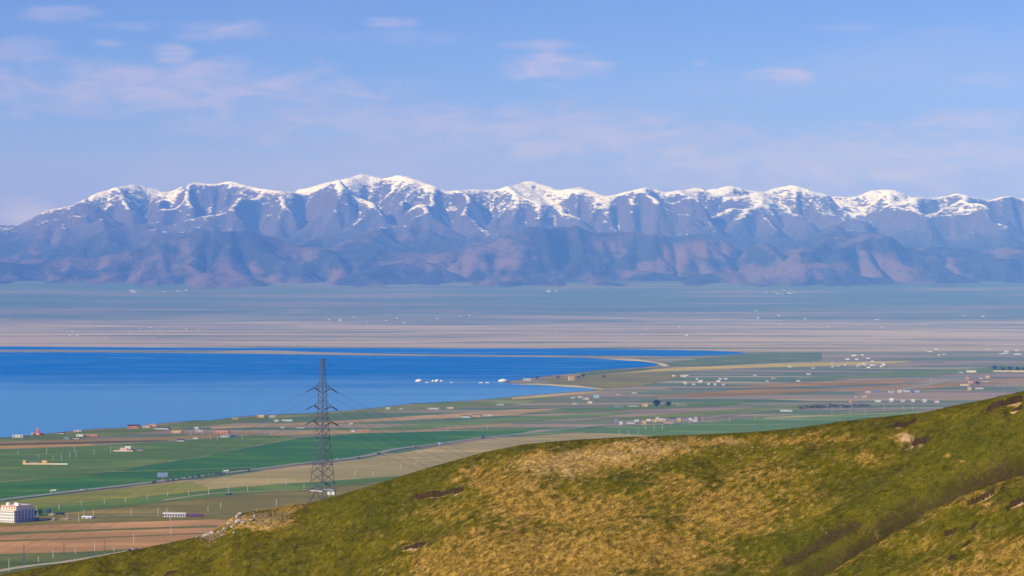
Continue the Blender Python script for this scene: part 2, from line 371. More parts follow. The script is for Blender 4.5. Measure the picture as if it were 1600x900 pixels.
# rows: offsets in metres towards the camera from the crest (negative = beyond the crest)
offs = np.concatenate([-np.geomspace(620, 14, 60), np.linspace(-13.6, 8, 70), np.linspace(8.25, 135, 330), np.geomspace(136, 700, 60)])
HU, HO = np.meshgrid(hu, offs); HY = np.interp(HU, hu, Yc) - HO
HX = (HU - 800) / F * np.maximum(HY, 250.0)
def ridge_profile(o):
    front = 0.34 * (np.sqrt(np.clip(o, 0, None) ** 2 + 64) - 8)
    back = 0.40 * (np.sqrt(np.clip(-o, 0, None) ** 2 + 100) - 10)
    return -np.where(o >= 0, front, back)
nz_big = 2.1 * fbm(HX / 38, HY / 30, 3, 61)
nz_mid = 0.42 * fbm(HX / 6.5, HY / 5.0, 3, 71)
nz_small = 0.10 * fbm(HX / 1.5, HY / 1.2, 3, 81)
terr = 0.07 * np.sin((HY * 0.8 + 3 * fbm(HX / 20, HY / 20, 2, 91)) * 2.2)
fade = sstep(HO, -60, -5)
# projected lookup: pixel -> world on the smooth slope
def hill_base(u, o):
    return np.interp(u, hu, zc) + ridge_profile(np.asarray(o, float))
def hpt(u, v):                       # where the sight line through a photo pixel meets the hill
    o = np.linspace(0, 200, 801); y = np.interp(u, hu, Yc) - o
    vv = 450 + F * (CAMZ - hill_base(u, o)) / y
    k = int(np.argmax(vv >= v)) if (vv >= v).any() else 800
    return np.array([(u - 800) / F * y[k], y[k]])
def pl_dist(P, X, Y):                # distance to polyline and signed side (+ = below/near side)
    best = np.full(X.shape, 1e9); side = np.zeros(X.shape); tt = np.zeros(X.shape); n = len(P) - 1
    for i in range(n):
        a, b = P[i], P[i + 1]; dd = b - a; L2 = (dd ** 2).sum()
        t = np.clip(((X - a[0]) * dd[0] + (Y - a[1]) * dd[1]) / L2, 0, 1)
        ex, ey = X - a[0] - t * dd[0], Y - a[1] - t * dd[1]; dist = np.hypot(ex, ey)
        m = dist < best; best = np.where(m, dist, best)
        side = np.where(m, np.sign(dd[0] * (Y - a[1]) - dd[1] * (X - a[0])), side); tt = np.where(m, (i + t) / n, tt)
    return best, side, tt
HZ0 = np.interp(HU, hu, zc) + ridge_profile(HO)
# gully and the spur beyond it
gul = np.array([hpt(u, v) for u, v in [(1760,655),(1680,680),(1600,716),(1520,748),(1440,790),(1380,824),(1320,862),(1265,892)]])
gul = np.vstack([gul, gul[-1] + (gul[-1] - gul[-2]) * 6])
gd, gs, _ = pl_dist(gul, HX, HY)
gd = gd + 1.2 * fbm(HX / 9, HY / 9, 2, 95)
carve = -4.6 * np.exp(-(gd / 6.5) ** 2) - 2.0 * np.exp(-(gd / 16.0) ** 2)
spur = np.where(gs > 0, 3.2 * sstep(gd, 0.5, 9) , 0.0) 
if (gs[np.argmin(np.abs(offs - 120))][np.argmin(np.abs(hu - 1580))]) < 0:
    spur = np.where(gs < 0, 3.2 * sstep(gd, 0.5, 9), 0.0)
gul2 = np.array([hpt(u, v) for u, v in [(1330,812),(1290,832),(1240,858),(1190,884),(1150,905)]])
g2, _, _ = pl_dist(gul2, HX, HY)
carve -= 1.0 * np.exp(-(g2 / 3.5) ** 2)
# turf scarps: the ground below the line has slumped; dark peaty face, tan scree under it
scarps = [([(638,774),(660,766),(690,757),(715,751),(738,746)],1.3,1.0),([(1380,661),(1392,655),(1408,651),(1425,649),(1438,649)],1.4,1.2),([(1422,674),(1440,673),(1458,673)],1.3,1.0),
  ([(1536,634),(1560,628),(1580,621),(1612,613)],1.6,1.2),([(1512,797),(1532,788),(1552,777),(1568,770)],1.4,1.0),([(628,855),(648,850),(676,844)],0.9,0.9),([(1575,806),(1592,798),(1615,790)],1.2,.9),
  ([(1472,858),(1486,852),(1500,847)],1.0,.8),([(1515,843),(1530,838)],.9,.7),([(1505,872),(1520,870)],.7,.6),([(1480,893),(1500,892)],.8,.6),
  ([(1584,631),(1600,631)],.7,.6),([(250,897),(268,893),(284,890)],.8,.7)]
HZ = HZ0 + fade * (nz_big + nz_mid + nz_small + terr) + carve + spur
soil = np.zeros_like(HZ); bare = np.zeros_like(HZ)
for k, (pp, dep, wd) in enumerate(scarps):
    P = np.array([hpt(u, v) for u, v in pp])
    d0, s0, t0 = pl_dist(P, HX, HY)
    below = -s0 * d0 + 0.5 * fbm(HX / 5.0, HY / 2.0, 4, 200 + k, 0.6)
    endf = sstep(np.minimum(t0, 1 - t0), 0.0, 0.18); endf = np.where(d0 > 6, 0, endf)
    HZ -= dep * 0.75 * endf * sstep(below, -0.1, 0.5) * (1 - sstep(below, 1.2, 5.5 * wd))
    soil = np.maximum(soil, endf * sstep(below, -0.6, -0.1) * (1 - sstep(below, 0.3 * wd + .25, 0.6 * wd + .55)))
    bare = np.maximum(bare, endf * (0.5 + 0.5 * fbm(HX / 3, HY / 2, 3, 260 + k)) * sstep(below, 0.3 * wd + .1, 0.6 * wd + .3) * (1 - sstep(below, 1.1 * wd + .3, 3.0 * wd + .5)))
camhill = 238.2 - 0.20 * np.maximum(HY, -50)
HZ = np.where(HO > 60, np.maximum(HZ, camhill) + 4 * np.exp(-np.abs(HZ - camhill) / 6), HZ)
for it in range(5):                  # the crest carries its noise, so settle its outline onto the photographed one
    V = 450 + F * (CAMZ - HZ) / np.maximum(HY, 1); V = np.where(HO > 60, 2000, V)
    cur = V.min(0); dv = smooth1(target - cur, 7)
    HZ += -(dv[None] / F) * HY * sstep(-HO, -60, 0) * 1.0
print('hill skyline err', np.abs(cur - target).mean())
HZ = np.maximum(HZ, -3.0)            # its foot runs out just under the valley floor
HV = 450 + F * (CAMZ - HZ) / np.maximum(HY, 1)
# plant cover: dry straw-coloured turf, bare tan ground, stony crown
def blobs(L, U_, V_):
    s = np.zeros_like(U_)
    for (u, v, ru, rv, w) in L: s = np.maximum(s, w * np.exp(-(((U_ - u) / ru) ** 2 + ((V_ - v) / rv) ** 2)))
    return s
wob = fbm(HX / 14, HY / 12, 4, 301, 0.6); wob2 = fbm(HX / 3.0, HY / 2.6, 4, 311, 0.65)
wu, wv_ = HU + 26 * wob, HV + 9 * wob
dry = blobs([(850,880,190,60,1.0),(720,890,110,40,.9),(830,790,90,32,.9),(800,755,80,26,.9),(900,720,110,24,1.0),(1000,700,120,14,.95),(1110,692,90,10,.9),(1000,860,150,50,.85),(1130,800,110,50,.75),
  (1240,690,60,12,.7),(1290,682,50,9,.6),(930,800,130,40,.75),(1190,740,90,30,.55),(1060,760,80,30,.55),(1350,712,60,18,.45),(1250,780,60,28,.45),(1580,860,80,26,.75),(1540,895,120,22,.7),(1440,850,60,20,.4),
  (1300,820,60,16,.35),(1150,880,70,16,.5),(690,800,60,20,.55),(650,850,40,10,.5),(1415,686,16,10,1.0),(1482,714,8,3,.9),(1540,790,36,12,.6),(390,815,80,12,.95),(450,795,40,7,1.0),(340,833,26,6,1)], wu, wv_)
lush = blobs([(1250,855,110,34,.8),(1480,770,90,30,.5),(1540,690,80,36,.7),(1450,700,50,20,.5),(1390,780,70,26,.5),(560,790,120,30,.6),(680,755,60,14,.7),(850,700,60,9,.8)], wu, wv_)
stony = blobs([(870,730,70,24,1.0),(1010,695,80,12,1.0),(1130,690,60,9,.9),(930,712,80,16,1.0),(830,760,50,14,.7),(390,815,70,14,1.0)], wu, wv_)
bare = np.maximum(bare, blobs([(1414,684,12,8,1.0)], HU + 8 * wob2, HV + 4 * wob2))
gside = np.where(spur > 0.005, 1.0, -1.0)
brown = np.maximum(np.where(gside < 0, np.exp(-(gd / 9.0) ** 2), np.exp(-(gd / 2.5) ** 2)), 0.8 * np.exp(-(g2 / 3.2) ** 2)) * (HO > 5) * sstep(HU, 1160, 1260)
dry = np.maximum(dry, np.where((gside > 0) & (HU > 1150), 0.42 * np.exp(-((gd - 9) / 9.0) ** 2), 0))
m_hill, N, bs = new_mat('hill_turf'); bs.inputs['Specular IOR Level'].default_value = 0.0
geo = N.n('ShaderNodeNewGeometry'); pos = geo.outputs['Position']
def attr(n): return N.n('ShaderNodeAttribute', attribute_name=n).outputs['Fac']
a1 = N.noise(pos, 0.10, 5, 0.6); a2 = N.noise(pos, 0.5, 6, 0.65); a3 = N.noise(N.map(pos, (1.3, .8, .8)), 1.0, 5, 0.7); a4 = N.noise(N.map(pos, (.9, .45, .45), (0, 0, 0), (31, 7, 3)), 1.0, 5, 0.72)
green = N.mix(N.ss(a1, 0.35, 0.65), (0.078, 0.071, 0.001), (0.140, 0.112, 0.002))
green = N.mix(N.math('MULTIPLY', N.ss(a2, 0.48, 0.68), 0.6), green, (0.165, 0.140, 0.030))
green = N.mix(N.math('MULTIPLY', N.ss(a2, 0.47, 0.33), 0.6), green, (0.026, 0.029, 0.0008))
green = N.mix(N.math('MULTIPLY', attr('lush'), 0.75), green, (0.068, 0.078, 0.002))
straw = N.mix(N.ss(a2, 0.35, 0.65), (0.165, 0.100, 0.007), (0.36, 0.22, 0.042))
straw = N.mix(N.math('MULTIPLY', N.ss(a3, 0.49, 0.60), 0.65), straw, (0.075, 0.058, 0.003))
straw = N.mix(N.math('MULTIPLY', N.ss(N.noise(N.map(pos, (.8, .5, .5)), 1.0, 6, 0.75), 0.54, 0.68), 0.75), straw, (0.47, 0.315, 0.105))
df = N.math('ADD', attr('dry'), N.math('ADD', N.math('MULTIPLY', N.math('SUBTRACT', a2, 0.5), 1.5), N.math('MULTIPLY', N.math('SUBTRACT', a3, 0.5), 1.2)))
col = N.mix(N.ss(df, 0.20, 0.66), green, straw)
stn = N.math('MULTIPLY', attr('stony'), N.ss(a3, 0.52, 0.62))
col = N.mix(N.math('MULTIPLY', N.ss(N.math('ADD', attr('stony'), N.math('SUBTRACT', a2, 0.5)), 0.35, 0.9), 0.6), col, N.mix(N.ss(a3, .42, .6), (0.22, 0.13, 0.025), (0.58, 0.41, 0.17)))
col = N.mix(N.math('MULTIPLY', N.ss(N.math('ADD', attr('brown'), N.math('MULTIPLY', N.math('SUBTRACT', a4, 0.5), 2.2)), 0.28, 0.7), 0.92), col, N.mix(a3, (0.020, 0.015, 0.004), (0.085, 0.055, 0.017)))
col = N.mix(N.ss(N.math('ADD', attr('bare'), N.math('MULTIPLY', N.math('SUBTRACT', a3, 0.5), 1.2)), 0.25, 0.8), col, N.mix(a3, (0.40, 0.24, 0.10), (0.56, 0.38, 0.19)))
col = N.mix(N.ss(N.math('ADD', attr('soil'), N.math('MULTIPLY', N.math('SUBTRACT', a4, 0.5), 2.6)), 0.5, 0.85), col, N.mix(a3, (0.016, 0.010, 0.004), (0.085, 0.050, 0.022)))
col = N.mix(1.0, col, N.math('MULTIPLY', N.math('MULTIPLY_ADD', a4, 2.4, -0.22), N.math('MULTIPLY_ADD', N.noise(pos, 2.0, 4, 0.75), 1.2, 0.4)), 'MULTIPLY')  # small tuft shadows put into the colour as random grain
N.set(bs, 'Base Color', col)
hgt = N.math('ADD', N.math('MULTIPLY', a2, 0.5), N.math('MULTIPLY', a3, 0.35))
N.set(bs, 'Normal', N.bump(hgt, 0.9, 0.7))
hill = struct(grid_mesh('hill', HX, HY, HZ, m_hill, True, dict(dry=dry, lush=lush, stony=stony, soil=soil, bare=bare, brown=brown)))
# height of the hill under a point (X, Y)
def hill_z(x, y):
    u = 800 + F * x / max(y, 250.0); j = min(max((u - hu[0]) / 2.2, 0), len(hu) - 1.001); j0 = int(j); t = j - j0
    o = np.interp(u, hu, Yc) - y
    return float((1 - t) * np.interp(o, offs, HZ[:, j0]) + t * np.interp(o, offs, HZ[:, j0 + 1]))
# ------------------------------------------------------------------ building blocks for things
class MB:                            # collects shapes, then builds ONE mesh object
    def __init__(s): s.v = []; s.f = []
    def add(s, vs, fs):
        k = len(s.v); s.v += [tuple(p) for p in vs]; s.f += [tuple(i + k for i in f) for f in fs]; return s
    def box(s, x0, x1, y0, y1, z0, z1, taper=0.0):
        t = taper; a = [(x0, y0, z0), (x1, y0, z0), (x1, y1, z0), (x0, y1, z0), (x0 + t, y0 + t, z1), (x1 - t, y0 + t, z1), (x1 - t, y1 - t, z1), (x0 + t, y1 - t, z1)]
        return s.add(a, [(0, 3, 2, 1), (4, 5, 6, 7), (0, 1, 5, 4), (1, 2, 6, 5), (2, 3, 7, 6), (3, 0, 4, 7)])
    def gable(s, x0, x1, y0, y1, z0, h):
        ym = (y0 + y1) / 2
        return s.add([(x0, y0, z0), (x1, y0, z0), (x1, y1, z0), (x0, y1, z0), (x0, ym, z0 + h), (x1, ym, z0 + h)], [(0, 3, 2, 1), (0, 1, 5, 4), (3, 4, 5, 2), (0, 4, 3), (1, 2, 5)])
    def bar(s, p, q, r0, r1=None, n=4):
        p, q = Vector(p), Vector(q); r1 = r0 if r1 is None else r1; d = (q - p).normalized()
        a = d.cross(Vector((0, 0, 1)) if abs(d.z) < 0.9 else Vector((1, 0, 0))).normalized(); b = d.cross(a)
        vs = [c + (a * math.cos(2 * math.pi * (k + .5) / n) + b * math.sin(2 * math.pi * (k + .5) / n)) * r for c, r in ((p, r0), (q, r1)) for k in range(n)]
        return s.add(vs, [(k, (k + 1) % n, n + (k + 1) % n, n + k) for k in range(n)] + [tuple(range(n - 1, -1, -1)), tuple(range(n, 2 * n))])
    def lathe(s, prof, n=16, c=(0, 0, 0)):
        vs = [(c[0] + r * math.cos(2 * math.pi * k / n), c[1] + r * math.sin(2 * math.pi * k / n), c[2] + z) for r, z in prof for k in range(n)]
        fs = [(i * n + k, i * n + (k + 1) % n, (i + 1) * n + (k + 1) % n, (i + 1) * n + k) for i in range(len(prof) - 1) for k in range(n)]
        return s.add(vs, fs + [tuple(range(n - 1, -1, -1)), tuple(range((len(prof) - 1) * n, len(prof) * n))])
    def build(s, name, mat, parent=None, smooth=False):
        me = bpy.data.meshes.new(name); me.from_pydata(s.v, [], s.f); me.update()
        if smooth: me.polygons.foreach_set('use_smooth', [True] * len(me.polygons))
        me.materials.append(mat); o = bpy.data.objects.new(name, me); COL.objects.link(o)
        if parent is not None: o.parent = parent
        return o
def tag(o, label, cat, group=None):
    o['label'] = label; o['category'] = cat
    if group: o['group'] = group
    return o
def thing(name, loc, label, cat, group=None, rz=0.0):
    o = bpy.data.objects.new(name, None); COL.objects.link(o); o.empty_display_size = 0.5
    o.location = loc; o.rotation_euler = (0, 0, rz); return tag(o, label, cat, group)
def copy_tree(o, parent=None):
    c = o.copy(); COL.objects.link(c)
    if parent is not None: c.parent = parent
    for ch in o.children: copy_tree(ch, c)
    return c
_pm = {}
def paint(rgb, rough=0.75):           # painted/plastered surface of a given colour
    k = (tuple(rgb), rough)
    if k not in _pm: _pm[k] = plain('paint_%d_%d_%d' % tuple(rgb), srgb(*rgb), rough, 0.07, 0.15)
    return _pm[k]
GLASS = plain('window_glass', (0.03, 0.035, 0.05), 0.2, 0.1, 0.3, 0.5)
def albedo(rgb, y):                   # photographed colour at distance y -> colour of the surface itself under the air
    c = np.array(srgb(*rgb)); sg = np.array([0.55e-5, 1.47e-5, 4.4e-5]) * y; T = np.exp(-sg)
    a = (c - np.array([.45, .58, .80]) * (1 - T)) / T / np.array([1.02, .96, .95])
    return tuple(np.clip(a, 0.004, 0.8))

# ------------------------------------------------------------------ fields and roads
def field(poly, rgb, rot=-5.0, amp=0.35, contrast=0.65):
    k = field.n; field.n += 1
    v = sum(p[1] for p in poly) / len(poly); y = CAMZ * F / (v - 450)
    m, N, bs = new_mat('field_ground'); pos = N.n('ShaderNodeNewGeometry').outputs['Position']
    a = N.noise(N.map(pos, (1 / 260, 1 / 16, 0), (0, 0, math.radians(rot)), (k * 3.7, 0, 0)), 1.0, 6, 0.68)
    b = N.noise(N.map(pos, (1 / 190, 1 / 110, 0), (0, 0, 0), (k * 1.3, 7, 0)), 1.0, 5, 0.6)
    c = albedo(rgb, y); c2 = albedo((min(255, rgb[0] + 34), min(255, rgb[1] + 22), rgb[2] + 14), y)
    col = N.mix(N.ss(b, 0.45, 0.7), c, c2)
    N.set(bs, 'Base Color', N.mix(1.0, col, N.math('MULTIPLY_ADD', a, 2 * contrast, 1 - contrast), 'MULTIPLY'))
    struct(sheet('field', [gpt(p[0], p[1]) for p in jitter_line(poly, 8, amp, k)], 0.10 + 0.015 * k, m))
field.n = 1
field([(-400,735),(0,703),(140,697),(260,690),(400,680),(470,683),(400,696),(330,711),(230,726),(130,744),(0,752),(-400,800)], (88,118,88), 18)
field([(-400,800),(0,753),(130,745),(230,727),(330,712),(400,697),(470,684),(560,678),(680,674),(800,671),(860,667.5),(800,679),(687,693),(620,701),(560,714),(460,725),(400,733),(232,754),(135,765),(0,780),(-400,830)], (58,111,64), 22, .3, .4)
field([(-300,694),(0,691),(140,687),(260,683),(400,675),(400,678),(262,687.5),(120,690.5),(0,693.5),(-300,697)], (152,126,108))
field([(-300,697),(0,693.5),(120,690.5),(262,687.5),(262,689.5),(150,693),(0,696.5),(-300,701)], (84,84,80))
field([(-300,701),(0,696.5),(150,693.2),(142,696.5),(0,701.5),(-300,708)], (172,138,108))
field([(-300,712.5),(0,684.6),(120,675),(240,665),(300,659.5),(420,650),(420,656),(300,668),(120,686),(0,690.5),(-300,722)], (98,116,96), -5, .2)
field([(330,667),(480,660.5),(620,652),(800,640),(880,638),(800,649),(620,657.5),(480,664),(330,670.5)], (172,144,128))
field([(420,650),(560,642),(640,633),(760,626),(800,622),(860,617),(860,624),(800,633),(640,641),(480,650),(420,656)], (112,126,112), -5, .2)
field([(560,672),(640,664),(800,652),(950,645),(1000,644),(950,650),(800,659),(640,671)], (104,130,108))
field([(400,681),(500,672),(640,672.5),(800,661),(800,666),(640,674),(500,679)], (160,140,118))
field([(-300,838),(0,823),(110,819),(250,813),(400,806),(330,837),(215,858),(120,863),(0,866),(-300,890)], (176,132,102), -8, .3, .35)
field([(-300,850),(0,832),(60,830),(160,827),(340,821),(340,824),(160,830),(60,834),(0,837),(-300,856)], (104,112,68))
field([(-300,862),(0,844),(100,841.5),(340,832),(340,833.8),(100,843.8),(0,847)], (116,108,70))
field([(-300,890),(0,866),(120,863),(215,858),(240,857),(100,880),(0,905),(-300,960)], (92,106,74))
field([(-300,823),(0,785),(135,769),(300,752),(330,757),(330,766),(150,784),(0,798),(-300,830)], (130,132,78), 22, .5)
field([(-300,830),(0,798),(150,784),(330,766),(420,758),(640,742),(640,748),(480,764),(330,777),(150,796),(60,806),(0,806),(-300,838)], (88,118,76), 20, .5)
field([(60,807),(110,801),(330,777.5),(480,764.5),(640,748.5),(690,752),(560,800),(430,815),(330,812),(110,819),(0,823),(-100,829),(-60,822)], (122,114,84), 12, .5)
field([(300,752),(400,738),(560,719),(687,698),(800,684),(900,676),(1060,681),(985,692),(760,714),(640,743),(420,758),(330,765)], (158,144,116), 16, .4)
field([(800,680),(880,671.5),(960,666.5),(1090,662),(1200,650),(1330,645),(1440,640),(1440,650),(1250,674),(1100,684),(1060,685),(1000,680),(900,675.5),(820,681)], (96,128,108), -4, .4)
field([(1195,652),(1280,648.5),(1440,643.5),(1440,645),(1280,650.5),(1195,655)], (156,146,124), -4, .2)
field([(985,581),(1050,575),(1150,571),(1290,567),(1420,564),(1420,566),(1290,572),(1150,575.5),(1050,580),(960,583.5),(880,590)], (190,168,132), -3, .3)
field([(1090,561),(1180,551),(1284,550),(1284,564),(1150,570),(1080,573),(1030,573),(1040,566)], (98,122,128), -3, .3)
field([(845,592),(930,585),(1010,582),(1080,583),(1040,596),(1000,603),(945,607),(920,604),(870,601)], (126,124,108), -3, .3, .8)
field([(930,580),(1000,575.5),(1040,574),(1000,580),(900,588)], (92,116,112), -3, .2)
field([(1215,612),(1400,602),(1600,590),(1700,589),(1600,597),(1400,611)], (152,130,126), -3, .3)
field([(1225,594),(1430,579),(1600,572),(1700,571),(1600,579),(1430,588)], (106,130,118), -3, .3)
field([(1110,606),(1290,596),(1450,592),(1400,600),(1290,603),(1180,606)], (150,126,118), -3, .3)
field([(820,646),(1000,634),(1180,626),(1130,634),(1000,640),(900,645)], (96,124,94), -4, .3)
field([(900,658),(1100,643),(1300,630),(1260,639),(1100,650),(980,656)], (108,126,102), -4, .3)
field([(1010,619),(1200,607),(1330,609),(1200,617),(1080,620)], (146,122,116), -3, .3)

def road(name, px_pts, width, rgb, z):
    pts = [gpt(*p) for p in px_pts]; fine = []
    for a, b, c, d in zip([pts[0]] + pts[:-2], pts[:-1], pts[1:], pts[2:] + [pts[-1]]):
        for k in range(6):
            t = k / 6; fine.append(b + 0.5 * t * (c - a + t * (2 * a - 5 * b + 4 * c - d + t * (3 * (b - c) + d - a))))
    fine.append(pts[-1]); L = []; Rr = []
    for i, p in enumerate(fine):
        dd = (fine[min(i + 1, len(fine) - 1)] - fine[max(i - 1, 0)]); n = Vector((-dd.y, dd.x, 0)).normalized() * width / 2
        L.append(p + n); Rr.append(p - n)
    mb = MB(); mb.add([(q.x, q.y, z) for q in L + Rr], [(i, len(L) + i, len(L) + i + 1, i + 1) for i in range(len(L) - 1)])
    v = sum(p[1] for p in px_pts) / len(px_pts)
    m, N, bs = new_mat(name + '_surface'); pos = N.n('ShaderNodeNewGeometry').outputs['Position']
    N.set(bs, 'Base Color', N.mix(1.0, albedo(rgb, CAMZ * F / (v - 450)), N.math('MULTIPLY_ADD', N.noise(pos, 0.05, 6, 0.7), 0.9, 0.55), 'MULTIPLY'))
    return struct(mb.build(name, m))
HIGHWAY = [(-260,815),(0,782),(135,766),(232,755),(350,740),(400,734),(460,726),(560,715),(620,702),(687,694),(750,685),(800,680),(882,671),(955,665),(1010,664.5),(1100,660)]
road('road', HIGHWAY, 15, (142,146,148), 0.76)
road('gravel_road', [(-60,907),(0,893),(50,885),(110,878),(170,868),(240,856)], 11, (182,168,146), 0.76)
road('farm_track', [(130,739),(262,735.5),(400,731)], 7, (150,165,120), 0.74)
road('farm_track', [(255,783),(300,776),(345,771),(400,769),(480,766)], 8, (165,160,130), 0.74)
road('farm_track', [(-20,815),(60,813),(160,808),(250,806),(340,803)], 7, (150,145,120), 0.72)
road('village_road', [(1380,615),(1420,607),(1455,600),(1500,592),(1560,588)], 14, (150,160,168), 0.76)
road('village_road', [(1090,656),(1200,642),(1300,636),(1440,632),(1470,630)], 12, (150,150,140), 0.76)
# sandy shore strips
field([(940,561),(1000,562),(1020,565.5),(1040,569),(1046,572),(1036,573),(1027,568),(1005,565)], (205,190,165), -3, .2, .2)
field([(795,600.5),(840,602),(895,605.2),(938,609),(945,608),(900,602.5),(840,599.6)], (190,176,150), -3, .1, .2)
field([(800,621.5),(860,616.5),(925,612),(945,610),(925,615),(860,620),(800,625)], (176,160,132), -3, .15, .2)

# ------------------------------------------------------------------ houses
def house(u, v, wp, hp, wall, roof, label=None, group=None, kind='gable', detail=True, name='farmhouse', cat='house', depth=None, storeys=1, rz=None, z=0.0):
    p = gpt(u, v, z); s = p.y / F; w, h = wp * s * .95, hp * s * .9; dpt = depth or max(5.5, min(9.0, w * 0.55))
    if rz is None: rz = math.radians(random.uniform(-14, 10))
    t = thing(name, (p.x, p.y + dpt / 2, z), label, cat, group, rz)
    wh = h * (0.68 if kind == 'gable' else 0.9)
    MB().box(-w / 2, w / 2, -dpt / 2, dpt / 2, 0, wh).build('wall', paint(wall), t)
    r = MB()
    if kind == 'gable': r.gable(-w / 2 - .3, w / 2 + .3, -dpt / 2 - .4, dpt / 2 + .4, wh, h - wh)
    else: r.box(-w / 2 - .12, w / 2 + .12, -dpt / 2 - .12, dpt / 2 + .12, wh, h)
    r.build('roof', paint(roof), t)
    if detail:
        n = max(2, int(w / 4.5)); sh = wh / storeys
        for st in range(storeys):
            for k in range(n):
                x = -w / 2 + (k + .5) * w / n
                if st == 0 and k == n // 2:
                    MB().box(x - .5, x + .5, -dpt / 2 - .06, -dpt / 2 + .02, 0, min(2.1, sh * .8)).build('door', paint((96, 66, 52)), t); continue
                MB().box(x - w / n * .24, x + w / n * .24, -dpt / 2 - .05, -dpt / 2 + .02, st * sh + sh * .3, st * sh + sh * .72).build('window', GLASS, t)
    return t
WH, CR, OC, TA, OR, BL, DK, GR, RD, BR = (208,206,200), (206,192,166), (208,172,102), (206,172,136), (206,140,104), (70,104,168), (58,60,78), (150,152,156), (160,60,62), (124,96,84)
